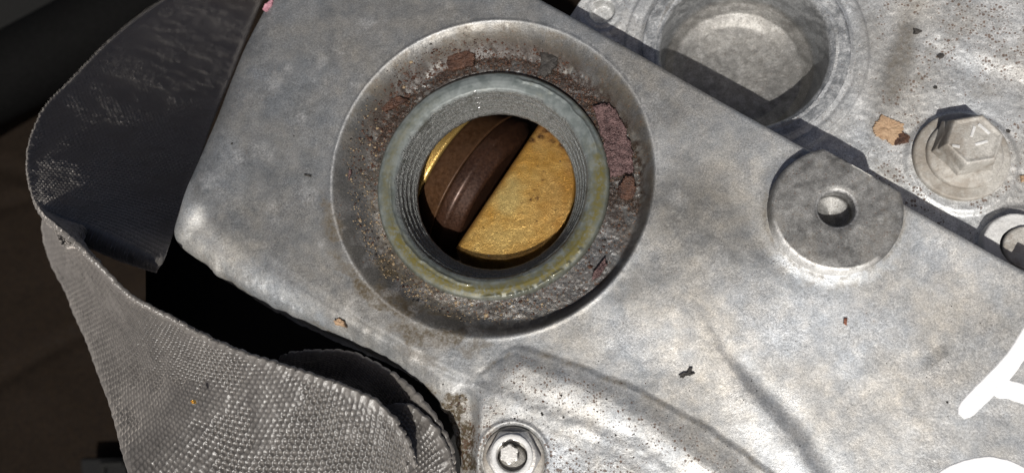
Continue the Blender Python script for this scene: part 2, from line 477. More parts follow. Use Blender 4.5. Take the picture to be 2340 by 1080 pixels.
# ------------------------------------------------------------------ the cover's casting
def build_cover_body(parent):
    step = 2.5
    s0, s1 = -900.0, 1620.0
    t_lo = EDGE_T-1500.0
    s = np.arange(s0, s1, step)
    t = np.append(np.arange(t_lo, EDGE_T-9, step), EDGE_T+np.array([-8, -6.5, -5, -3.5, -2.4, -1.5, -.8, -.3, 0, 0.1, 0.2, 0.3]))
    S, T = np.meshgrid(s, t)
    nr, nc = S.shape
    X = S*ES[0]+T*ET[0]; Y = S*ES[1]+T*ET[1]
    wob = (fbm(S, S*0+3.0, 160, 3, 5)-0.5)*5
    X = X+ET[0]*wob*sm(EDGE_T-60, EDGE_T, T); Y = Y+ET[1]*wob*sm(EDGE_T-60, EDGE_T, T)
    Uu, Vv = PIX(X, Y, 0*X)
    H = (fbm(Uu, Vv, 150, 3, 3)-0.5)*5
    # recess around the filler neck
    dx, dy = X-RCX, Y-RCY
    R = np.hypot(dx, dy)/RREC*364; A = np.arctan2(-dy, dx)     # A clockwise as seen from above
    lowright = np.clip(np.cos(A-math.radians(52)), 0, 1)**0.7
    lowleft = np.clip(np.cos(A-math.radians(128)), 0, 1)**2
    wall = 66-46*lowright+24*lowleft                                         # width of the wall
    depth = 61-17*lowright-11*lowleft
    Rn = R+(fbm(Uu, Vv, 40, 3, 8)-0.5)*3
    q = np.clip((364-Rn)/wall, 0, 1)
    prof = np.where(q < 0.5, 1.0*q**1.15, 1-(1-q)**1.6*0.80)
    prof = q*q*(3-2*q)*0.55+q*0.45
    H = H*(1-sm(0, 20, 364-R))-depth*prof
    H += 2.2*np.exp(-((R-367)/4.0)**2)*(1-lowleft)
    Rw = 364-wall
    # gasket residue crust on the recess floor
    ring = sm(258, 268, R)*(1-sm(Rw+2, Rw+34, R+(fbm(Uu, Vv, 30, 4, 12)-0.5)*44))
    top = np.clip(0.25-0.95*np.sin(A)+0.35*np.cos(A)*0, 0, 1)
    lump = fbm(Uu, Vv, 26, 5, 21, 0.72); fine = fbm(Uu, Vv, 6, 2, 22, 0.7)
    crust = ring*sm(0.34, 0.56, lump+0.26*np.maximum(-np.sin(A)+.15, 0.45*np.cos(A)+.1)-0.05)
    H += crust*(0.8+3.0*np.clip(-np.sin(A)+0.2, 0, 1)+2.5*(lump-0.4)+2.0*(fine-0.5))
    rf = 1-sm(Rw-6, Rw+14, R)
    H += rf*(fine-0.5)*1.3+(1-rf)*(R < 364)*(fine-.5)*0.5
    # outline at the lower left, with the surface rolling over
    O = smooth_pts([(700, -420), (630, -90), (600, 0), (543, 115), (486, 260), (444, 355), (414, 425), (394, 482), (378, 522), (382, 552), (406, 574), (440, 597), (480, 625), (590, 690), (700, 742),
                    (790, 778), (850, 806), (905, 842), (960, 888), (1000, 945), (1022, 1010), (1032, 1080), (1040, 1200), (1050, 1700)], 5)
    O = [tuple(p) for p in O]
    d, sd_, al = pl(Uu, Vv, O)
    jag = (fbm(Uu, Vv, 34, 4, 31)-0.5)*14*sm(540, 600, Vv)
    d = d*np.where(sd_ < 0, 1, -1)+jag
    # travel is downwards, the casting lies on its left (image right)
    rr = 58.0
    roll = np.where(d < rr, rr-np.sqrt(np.clip(rr*rr-(rr-np.clip(d, 0, rr))**2, 0, None)), 0)
    H -= roll*0.9*(0.55+0.45*sm(430, 580, Vv))
    H -= np.where(d < 0, -d*7, 0)
    band = [(452, 440), (520, 520), (620, 605), (720, 672), (830, 745), (930, 800), (1010, 848), (1065, 872)]
    bd, bs, ba = pl(Uu, Vv, band)
    bd = bd*bs
    H -= 17*sm(-18, 55, bd)*sm(0, 60, ba)*(1-sm(1050, 1110, Uu))*(d > -40)
    H -= 3.0*np.exp(-(bd/9.0)**2)*sm(120, 330, ba)*(1-sm(1050, 1090, Uu))
    # lower casting with its ribs
    L1 = smooth_pts([(1092, 856), (1130, 832), (1192, 797), (1262, 820), (1400, 870), (1500, 918), (1620, 985), (1750, 1075), (1900, 1190), (2100, 1400)], 4)
    l1, ls1, la1 = pl(Uu, Vv, [tuple(p) for p in L1]); l1 = l1*ls1
    fade = sm(0, 50, la1)
    l1n = l1+(fbm(Uu, Vv, 45, 4, 43)-.5)*10
    wd1 = 0.75+0.6*sm(250, 700, la1)
    H += fade*(4*sm(-12, 5, l1n)+9*sm(0, 60*wd1, l1n)-12*sm(62, 150, l1n)*(1-sm(500, 760, la1)*0.5))
    sp = [(1098, 850), (1140, 822), (1180, 804)]
    s1_, ss1, sa1 = pl(Uu, Vv, sp)
    H -= 1.4*np.exp(-(s1_/6.0)**2)
    L2 = smooth_pts([(1065, 866), (1130, 880), (1233, 914), (1347, 960), (1461, 1010), (1547, 1080), (1640, 1160), (1800, 1300)], 4)
    l2, ls2, la2 = pl(Uu, Vv, [tuple(p) for p in L2]); l2 = l2*ls2
    l2n = l2+(fbm(Uu, Vv, 40, 4, 44)-.5)*22
    H += sm(0, 60, la2)*(-2*np.exp(-((l2n+12)/26.0)**2)+5*sm(-10, 30, l2n)-4*sm(40, 150, l2n))
    left = [(1048, 860), (1085, 905), (1092, 960), (1090, 1020), (1084, 1100), (1070, 1400)]
    l3, ls3, la3 = pl(Uu, Vv, [tuple(p) for p in smooth_pts(left, 4)]); l3 = l3*ls3
    H -= 30*sm(-8, 26, l3)*sm(10, 60, la3)*(Vv > 860)
    # mound at the bottom edge
    m = np.hypot((Uu-1392)/112, (Vv-1092)/84)+(fbm(Uu, Vv, 60, 2, 41)-.5)*.12
    H += 7*(1-sm(0.15, 1.12, m))
    # spot face for the nut
    tx, ty, tr = circ(1172, 1048, 78)
    rt = np.hypot(X-tx, Y-ty)/tr*78
    H -= 7*(1-sm(75, 79, rt))
    H += 3.5*np.exp(-((rt-84)/5.0)**2)
    # long rib at right
    L3 = smooth_pts([(1580, 640), (1592, 690), (1608, 735), (1646, 811), (1718, 908), (1760, 958), (1804, 1010), (1850, 1080), (1910, 1180), (2010, 1400)], 4)
    l4, ls4, la4 = pl(Uu, Vv, [tuple(p) for p in L3]); l4 = l4*ls4
    f4 = sm(40, 380, la4)
    l4n = l4+(fbm(Uu, Vv, 40, 4, 45)-.5)*9
    wd4 = 0.6+0.8*sm(100, 450, la4)
    H += f4*(10*np.exp(-(np.where(l4n > 0, l4n/60, l4n/(20.0*wd4)))**2))-f4*3*np.exp(-((l4n+30*wd4)/(22.0*wd4))**2)
    # seat of the boss
    rb = np.hypot(X-BCX, Y-BCY)
    H += 7*np.exp(-np.clip((rb-RBOSS*0.98)/14, 0, 9))
    H -= 2.0*np.exp(-((rb-RBOSS-34)/18)**2)
    # gentle falls and casting roughness
    low = sm(-20, 160, l2)*(Vv > 880)
    g = fbm(Uu, Vv, 9, 3, 51, 0.65)
    H += (g-0.5)*(0.5+1.8*low)
    chips = fbm(Uu, Vv, 55, 4, 52, 0.65)
    H -= 0.35*sm(0.56, 0.74, chips)*sm(300, 420, R)
    # rounded long edge
    de = EDGE_T-T
    rd = 13.0
    H -= np.where(de < rd, rd-np.sqrt(np.clip(rd*rd-(rd-np.clip(de, 0, rd))**2, 0, None)), 0)
    H[-3, :] = -60; H[-2, :] = -110; H[-1, :] = -240

    # ---- how the metal looks
    big = fbm(Uu, Vv, 330, 4, 61); mid = fbm(Uu, Vv, 90, 5, 62, 0.62); sml = fbm(Uu, Vv, 26, 4, 63, 0.65)
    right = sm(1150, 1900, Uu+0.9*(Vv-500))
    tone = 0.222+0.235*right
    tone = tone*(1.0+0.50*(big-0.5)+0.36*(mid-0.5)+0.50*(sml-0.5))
    dark = (0.85*blob(Uu, Vv, 1600, 480, 210, 90, 28, 0.7, seed=71)+0.25*blob(Uu, Vv, 560, 190, 120, 150, 0, 0.7, seed=72)+0.5*blob(Uu, Vv, 1520, 255, 60, 40, 30, .6, seed=73)
            + 0.75*blob(Uu, Vv, 2140, 812, 42, 20, -38, 0.5, seed=74)+0.45*blob(Uu, Vv, 2300, 800, 190, 90, -38, 0.7, seed=75)+0.5*blob(Uu, Vv, 2130, 1060, 60, 24, -20, .6, seed=76)
            + 0.5*blob(Uu, Vv, 1710, 610, 90, 60, 20, 0.7, seed=77)+0.35*blob(Uu, Vv, 2010, 830, 40, 30, 0, 0.7, seed=78)+0.35*blob(Uu, Vv, 470, 300, 50, 130, 15, .7, seed=79)
            + 0.45*blob(Uu, Vv, 1500, 620, 120, 40, -35, .7, seed=80)+0.35*blob(Uu, Vv, 2290, 1010, 100, 60, -25, .7, seed=81))
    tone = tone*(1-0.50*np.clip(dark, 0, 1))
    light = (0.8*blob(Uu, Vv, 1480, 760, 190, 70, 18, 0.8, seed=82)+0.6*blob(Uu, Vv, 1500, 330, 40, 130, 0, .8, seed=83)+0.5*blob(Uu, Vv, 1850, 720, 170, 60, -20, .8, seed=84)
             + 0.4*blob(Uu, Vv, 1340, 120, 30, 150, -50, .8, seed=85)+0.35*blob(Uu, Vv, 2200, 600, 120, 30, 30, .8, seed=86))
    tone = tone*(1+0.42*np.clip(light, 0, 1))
    tone *= 1+0.75*sm(0, 50, bd)*(1-sm(1050, 1120, Uu))                # sunlit bevel at the lower left, its brightness painted into the tone
    chalk_glint = 0.40*sm(0.54, 0.74, fbm(Uu, Vv, 34, 5, 91, 0.7))*sm(0.42, 0.62, fbm(Uu, Vv, 190, 2, 92))*sm(366, 380, R)
    for (u, v, r) in [(630, 190, 16), (610, 340, 24), (690, 270, 13), (540, 360, 22), (705, 440, 20), (620, 475, 17), (800, 710, 22), (625, 505, 8), (1545, 440, 20), (1500, 225, 14),
                      (1380, 520, 12), (1640, 590, 22), (1960, 680, 24), (2092, 762, 12), (2115, 925, 16), (2060, 970, 24), (480, 410, 20), (735, 555, 8), (855, 690, 16), (660, 160, 10)]:
        chalk_glint = np.maximum(chalk_glint, 0.45*blob(Uu, Vv, u, v, r*1.1, r*1.1, 0, 0.95, 1.2, size=r*0.7, seed=int(u)))
    edge_glint = np.exp(-(np.where(R > 0, R-365.5, 9)/2.4)**2)*np.clip(np.cos(A-math.radians(195)), 0, 1)**0.6  # bare metal edge of the left rim, its highlight painted in
    chalk_glint = np.maximum(chalk_glint, 0.95*edge_glint)
    chalk_glint = np.maximum(chalk_glint, 0.55*np.exp(-((R-372)/7.0)**2)*np.clip(np.cos(A+math.radians(40)), 0, 1)**1.5*sm(.35, .6, sml))
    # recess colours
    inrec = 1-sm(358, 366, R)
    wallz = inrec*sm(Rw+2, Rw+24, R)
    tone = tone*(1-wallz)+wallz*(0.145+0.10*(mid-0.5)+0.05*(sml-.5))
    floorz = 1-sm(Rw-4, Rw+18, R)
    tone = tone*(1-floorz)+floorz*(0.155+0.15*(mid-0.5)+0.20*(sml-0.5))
    topw = sm(-0.35, 0.35, -np.sin(A)+0.25*np.cos(A))
    lf = np.clip(np.cos(A-math.radians(150)), 0, 1)
    tar_shade = crust*(0.32+0.68*np.clip(topw+0.45*np.clip(np.cos(A), 0, 1)+0.5*np.clip(-np.cos(A), 0, 1)*sm(278, 300, R), 0, 1))*sm(.28, .5, lump+.06)
    tar_shade = np.maximum(tar_shade, inrec*sm(255, 262, R)*(1-sm(312, 352, R))*0.95*topw*sm(0.30, 0.5, lump+0.05*topw))
    lr = np.clip(np.cos(A-math.radians(50)), 0, 1)
    tar_shade = np.maximum(tar_shade, inrec*lr*0.85*np.exp(-((R-346)/12.0)**2)*sm(.25, .5, lump))  # shade inside the lower-right rim painted as a dark crescent
    tar_shade = np.maximum(tar_shade, 0.75*inrec*np.clip(np.cos(A-math.radians(12)), 0, 1)**1.5*sm(285, 315, R)*(1-sm(335, 360, R))*sm(.3, .52, lump))  # right side: residue crust together with painted shade of the wall
    tar_shade = np.maximum(tar_shade, inrec*0.85*np.exp(-((R-(RNECK/RREC*364*1.0+6))/6.0)**2)*topw*0.8)
    brown = inrec*ring*lf*sm(0.25, 0.5, lump)*0.8
    brown = np.maximum(brown, 0.55*inrec*sm(268, 300, R)*(1-sm(330, 355, R))*sm(0.42, 0.62, fbm(Uu, Vv, 50, 4, 101))*topw)
    brown = np.maximum(brown, 0.5*inrec*sm(300, 345, R)*topw*sm(.4, .6, sml))
    # oil stains beside the recess
    for (u, v, ru, rv, a, k) in [(757, 520, 22, 60, -12, 0.55), (800, 620, 34, 16, 40, .5), (838, 668, 48, 20, 42, 0.7), (940, 758, 66, 26, 15, 0.6), (1010, 770, 76, 30, 5, 0.6), (900, 690, 60, 26, 42, .6), (1085, 790, 46, 22, -8, .45),
                                 (880, 610, 34, 20, 45, .65), (1000, 712, 100, 14, 14, .5), (960, 900, 34, 18, 40, 0.75), (1030, 930, 44, 34, 50, 0.85), (1045, 1010, 30, 60, 0, .85), (1060, 1075, 24, 40, 0, .8),
                                 (720, 745, 30, 9, 30, .5), (520, 650, 40, 10, 34, .35), (960, 815, 60, 12, 25, .3)]:
        brown = np.maximum(brown, min(1, 1.35*k)*blob(Uu, Vv, u, v, ru, rv, a, 0.3, 0.9, seed=int(u+v)))
    brown = np.maximum(brown, 0.35*low*sm(0.5, 0.7, sml)*sm(.45, .6, mid))
    brown = np.maximum(brown, 0.70*np.exp(-((l1n+2)/9.0)**2)*fade*sm(.35, .6, sml))  # dirt along the rib's crease, with the crease shade painted in
    rim2 = np.exp(-np.clip((rb-RBOSS-30)/10, -9, 9)**2)*np.clip(-((Y-BCY)/np.maximum(rb, 1)), 0, 1)
    brown = np.maximum(brown, 0.45*rim2*sm(.35, .6, sml))
    brown = np.maximum(brown, 0.6*np.exp(-np.clip((rb-RBOSS*1.045-3)/6, -9, 9)**2)*sm(.35, .6, sml))
    tan_low = inrec*lowleft*sm(262, 280, R)*0.8
    chalk_glint = np.maximum(chalk_glint, tan_low*0.5*sm(0.45, 0.65, sml))
    spots = 0.22*sm(0.45, .7, mid)+0.85*low*(1-sm(150, 420, l2))*sm(0.25, 0.5, mid)
    spots = np.maximum(spots, 0.55*sm(0, 30, l1)*(1-sm(60, 150, l1))*fade)
    spots = np.maximum(spots, 0.28*sm(10, 60, bd)*(d > 0)*(Uu < 1080))
    spots = np.maximum(spots, 0.6*floorz)
    spots = np.maximum(spots, 0.45*wallz*sm(.4, .6, sml))
    gloss = 0.15+0.55*floorz+0.35*wallz*0.4+0.3*blob(Uu, Vv, 757, 520, 24, 62, -12)+0.25*sm(.5, .7, mid)
    warm = np.clip(0.42+1.3*(fbm(Uu, Vv, 150, 4, 111)-0.5)+0.7*(sml-.5)+0.30*right*sm(900, 300, Vv)+0.3*wallz-0.25*blob(Uu, Vv, 640, 330, 200, 300, 0, .8)+0.35*lowleft*inrec, 0, 1)
    grain = np.clip(0.32+0.5*low+0.42*floorz+0.2*(mid-.5), 0, 1)
    wear_light = np.stack([tone, brown, tar_shade, chalk_glint], -1).reshape(-1, 4)
    spo = np.stack([spots, gloss, warm, grain], -1).reshape(-1, 4)
    V = np.stack([X, Y, H], -1).reshape(-1, 3)
    F = grid_faces(nr, nc)
    ok = ((d > -34) & (R > 236) & (rb > RBOSS*0.6)).reshape(-1)
    keep = ok[F].all(1)
    F = F[keep]
    used = np.zeros(len(V), bool); used[F.ravel()] = True
    idx = np.cumsum(used)-1
    global HS
    HS = (s0, t_lo, step, H)
    o = mesh_np('cover_body', V[used], idx[F], M['cover'], parent, True, {'wear_light': wear_light[used], 'spots': spo[used]})
    return o

cover = thing('valve_cover', 'weathered grey cast aluminium engine cover with an open round oil filler hole', 'engine cover')
body = build_cover_body(cover)

def cover_h(x, y):
    s0, t0, st, H = HS
    i = np.clip(((x*ET[0]+y*ET[1]-t0)/st).astype(int), 0, H.shape[0]-14)
    j = np.clip(((x*ES[0]+y*ES[1]-s0)/st).astype(int), 0, H.shape[1]-2)
    return H[i, j]

def grit(name, n, draw, size, mat, parent, hfun, seed):
    """many tiny uneven crumbs as one object; draw(k) -> picture places"""
    rg = np.random.default_rng(seed)
    uv = draw(rg, n)
    p = W(uv[:, 0], uv[:, 1], 0)
    z = hfun(p[:, 0], p[:, 1])
    k = 1+np.clip(-z, -50, 400)/1800*0
    base = np.array([(1, 0, 0), (0.31, 0.95, 0), (-0.81, 0.59, 0), (-0.81, -0.59, 0), (0.31, -0.95, 0), (0.15, 0.1, 0.8)])
    sz = size*(0.45+rg.gamma(1.5, 0.45, len(p)))
    V = np.zeros((len(p), 6, 3))
    th = rg.uniform(0, 6.28, len(p)); el = rg.uniform(0.5, 1.3, len(p))
    for q in range(6):
        bx = base[q, 0]*(0.6+0.7*rg.random(len(p)))*sz*el; by = base[q, 1]*(0.6+0.7*rg.random(len(p)))*sz
        V[:, q, 0] = p[:, 0]+bx*np.cos(th)-by*np.sin(th)
        V[:, q, 1] = p[:, 1]+bx*np.sin(th)+by*np.cos(th)
        V[:, q, 2] = z-0.6+base[q, 2]*sz*(0.5+0.7*rg.random(len(p)))
    f = np.array([(0, 1, 5), (1, 2, 5), (2, 3, 5), (3, 4, 5), (4, 0, 5)])
    F = (np.arange(len(p))*6)[:, None, None]+f[None]
    o = mesh_np(name, V.reshape(-1, 3), F.reshape(-1, 3), mat, parent, False)
    o['kind'] = 'stuff'
    return o

def ring_draw(r0, r1, wfun):
    def f(rg, n):
        out = []
        while len(out) < n:
            a = rg.uniform(0, 2*math.pi); r = rg.uniform(r0, r1)
            if rg.random() < wfun(a, r):
                out.append((1120+r*math.cos(a), 402+r*math.sin(a)))
        return np.array(out)
    return f

def patch_draw(patches):
    def f(rg, n):
        w = np.array([p[4] for p in patches]); c = rg.choice(len(patches), n, p=w/w.sum())
        g = rg.normal(0, 0.5, (n, 2))
        P = np.array([p[:4] for p in patches])[c]
        return np.stack([P[:, 0]+g[:, 0]*P[:, 2], P[:, 1]+g[:, 1]*P[:, 3]], -1)
    return f

wtop = lambda a, r: 0.10+0.90*max(0.0, math.cos(a+math.pi/2+0.1)) if r < 330 else 0.15
grit('residue_grit', 2600, ring_draw(266, 326, wtop), 1.9, M['rust'], cover, cover_h, 31)
grit('residue_grit', 1500, ring_draw(266, 338, lambda a, r: 0.55), 1.3, M['speck'], cover, cover_h, 32)
grit('residue_grit', 1200, ring_draw(268, 335, lambda a, r: max(0.03, math.cos(a-2.3))), 1.4, M['tan_dirt'], cover, cover_h, 33)
grit('plateau_grit', 1300, patch_draw([(1240, 890, 150, 40, 2), (1190, 950, 120, 40, 3), (1330, 960, 130, 50, 2), (1450, 990, 130, 50, 1.3), (1040, 930, 40, 50, 1.5), (1035, 1010, 24, 60, 1.5), (700, 700, 160, 50, .8)]), 1.0, M['speck'], cover, cover_h, 34)
grit('plateau_grit', 800, patch_draw([(1240, 890, 170, 50, 2), (1330, 960, 150, 50, 2), (1030, 930, 40, 40, 1.5), (1045, 1020, 24, 60, 1.5), (1480, 1010, 110, 50, 1)]), 1.15, M['rust'], cover, cover_h, 35)
grit('plateau_grit', 520, patch_draw([(1500, 600, 500, 300, 1), (1900, 850, 400, 200, 1.2), (650, 400, 180, 300, 0.6)]), 1.0, M['speck'], cover, cover_h, 36)

# filler neck: lip, funnel, threads
def build_neck():
    k = RNECK/266.0
    prof = [(259, -150), (263, -66), (265, -48), (263, -39), (258, -34), (250, -31), (240, -30), (232, -31.5), (223, -34), (217, -38)]
    h = -38; r = 216.0
    for i in range(4):
        prof += [(r-1.0, h-2.2), (r-4.0, h-9.5), (r-7.8, h-11.5), (r-5.4, h-13.6)]
        h -= 13.6; r -= 6.2
    prof += [(r-3, h-2), (r-5.5, h-6), (r-6, h-12), (r-5, h-18), (r+6, h-22), (r+30, h-24)]
    prof = [(a*k, b) for a, b in prof]
    def disp(R, T, H):
        x, y = R*np.cos(T), R*np.sin(T)
        inn = sm(221*k, 214*k, R)
        f = fbm(x*1.0, y*1.0+H*3, 7, 3, 201, .65)-0.5
        g = fbm(x, y, 90, 3, 202)-0.5
        lip = np.exp(-((R-176*k)/6)**2)
        A = np.degrees(-T) % 360
        def bead(r0, a0, a1, wv, hh):
            c = r0*k+(fbm(A*4.0, A*0, 30, 4, 203)-.5)*10
            win = sm(a0, a0+6, A)*(1-sm(a1-6, a1, A))
            return win*hh*np.exp(-((R-c)/wv)**2)
        beads = bead(246, 282, 348, 3.6, 4.2)+bead(231, 98, 190, 3.4, 3.8)+bead(255, 34, 96, 3.4, 3.8)*sm(.40, .48, fbm(A*6, A*0, 12, 2, 205))
        beads = beads*(0.8+0.6*fbm(x, y, 9, 2, 206))
        return inn*f*3.2+lip*f*4.0+g*2.0, f*inn*2.0+(1-inn)*(g*3.0+f*0.4)+beads*(H > -60)
    def at(X, Y, R, T, H):
        A = -T
        n = fbm(X, Y, 70, 4, 211); n2 = fbm(X, Y, 20, 3, 212)
        r = R/k
        film = np.exp(-((r-243)/15.0)**2)*sm(0.30, 0.60, n+0.34*np.cos(A-math.radians(80))-0.02)
        film = np.maximum(film, 0.8*np.exp(-((r-228)/16.0)**2)*np.clip(np.cos(A-math.radians(45)), 0, 1)**2*sm(.35, .55, n2))
        film = np.maximum(film, 0.6*np.exp(-((r-240)/13.0)**2)*np.clip(np.cos(A-math.radians(160)), 0, 1))
        thr = sm(223, 212, r+(n2-.5)*14)*(0.55+0.45*sm(-0.5, 0.35, np.cos(A+math.radians(120))))
        dk = 0.7*sm(0.6, 0.72, n2)*np.exp(-((r-214)/10.0)**2)*0.8
        dk = np.maximum(dk, 0.8*sm(257, 263, r)*(H > -100))
        return {'wear_light': np.stack([film, thr, dk, 0*film], -1)}
    lathe('filler_neck', prof, NCX, NCY, 560, M['neck'], cover, step=1.7, disp=disp, attrs=at)
build_neck()

# boss with its flat and threaded hole
def build_boss():
    dline = EDGE_T+2-(BCX*ET[0]+BCY*ET[1])
    th = math.atan2(ET[1], ET[0])
    def clip(T):
        c = np.cos(T-th)
        return np.where(c > 0.05, (dline)/np.maximum(c, 0.05), 1e9)
    rb = RBOSS
    prof = [(rb*1.045, -20), (rb*1.04, 2), (rb*1.022, 10), (rb*1.012, 22), (rb*1.004, 31), (rb*0.985, 35.5), (rb*0.80, 36.5), (rb*0.45, 36.2), (50, 36), (45, 34)]
    h = 33; r = 42
    for i in range(5):
        prof += [(r, h), (r-4, h-4.5), (r, h-9)]
        h -= 9
    prof += [(r-6, h-4), (0.5, h-16)]
    def disp(R, T, H):
        x, y = R*np.cos(T), R*np.sin(T)
        f = fbm(x, y+H*2, 9, 3, 301)-.5
        z = (R > 44)
        return z*f*1.6, z*(f*1.0+(fbm(x, y, 60, 2, 302)-.5)*3)
    def at(X, Y, R, T, H):
        f1 = fbm(X, Y, 40, 4, 311); f2 = fbm(X, Y, 12, 3, 312)
        tone = 0.225+0.20*(f1-.5)+0.24*(f2-.5)
        side = sm(rb*0.955, rb*0.985, R+(f2-.5)*7)*sm(0.45, 0.8, np.cos(T-math.radians(247)))  # chipped edge at the lower left, its sunlit rim painted in
        f3 = fbm(X+H*0.6, Y-H*0.8, 16, 4, 313)
        chalk_glint = np.maximum(0.95*side*sm(0.40, 0.60, f3+.10), 0.85*(R < 44)*(H > -1))  # hole threads paled like bare metal, painting in their light
        brown = 0.35*sm(.52, .68, f1)
        tone = tone+0.5*side
        z = 0*tone
        return {'wear_light': np.stack([tone, brown, z, chalk_glint], -1), 'spots': np.stack([0.3+z, 0.25+z, 0.55+z, 0.3+z], -1)}
    lathe('mounting_boss', prof, BCX, BCY, 260, M['cover'], cover, step=5.0, disp=disp, clip=clip, attrs=at)
build_boss()

# white marker strokes, lower right
def stroke(pts, wid, h=2.0):
    P = smooth_pts(pts, 6)
    L = np.array([W(u, v, 0.0)[:2] for u, v in P])
    d = np.gradient(L, axis=0); d /= np.linalg.norm(d, axis=1)[:, None]
    nrm = np.stack([-d[:, 1], d[:, 0]], -1)
    w = np.interp(np.linspace(0, 1, len(L)), np.linspace(0, 1, len(wid)), wid)*scale_at(2250, 880)
    w = w*(1+0.22*(fbm(L[:, 0], L[:, 1], 18, 4, 401, .7)-.5))
    n = len(L)
    cols = [(-1.0, -4), (-0.97, h*0.4), (-0.88, h), (0, h+1.0), (0.88, h), (0.97, h*0.4), (1.0, -4)]
    V = []
    for i in range(n):
        e = min(1.0, math.sqrt(max(0.0, 1-max(0, 1-(np.linalg.norm(L[i]-L[0]))/w[0])**2))) if np.linalg.norm(L[i]-L[0]) < w[0] else 1.0
        e = max(e, 0.5)
        for c, z in cols:
            V.append((L[i, 0]+nrm[i, 0]*w[i]*c*e, L[i, 1]+nrm[i, 1]*w[i]*c*e, z))
    F = grid_faces(n, len(cols))[:, ::-1]
    caps = [list(range(len(cols))), list(range((n-1)*len(cols), n*len(cols)))[::-1]]
    return V, [list(map(int, f)) for f in F]+caps
Vp, Fp = stroke([(2196, 950), (2216, 926), (2250, 892), (2290, 852), (2330, 800), (2370, 735), (2430, 640)], [18, 21, 22, 22, 20, 20, 20])
V2, F2 = stroke([(2262, 885), (2300, 888), (2340, 900), (2400, 925), (2460, 960)], [23, 24, 23, 22, 20], h=1.7)
n0 = len(Vp)
Vp += V2; Fp += [[i+n0 for i in f] for f in F2]
mesh_np('paint_mark', Vp, Fp, M['paint'], cover, False)
V3, F3 = stroke([(2120, 1120), (2165, 1088), (2215, 1068), (2270, 1062), (2320, 1078), (2360, 1110), (2390, 1150)], [17, 19, 20, 20, 20, 19, 18])
mesh_np('paint_mark', V3, F3, M['paint'], cover, False)

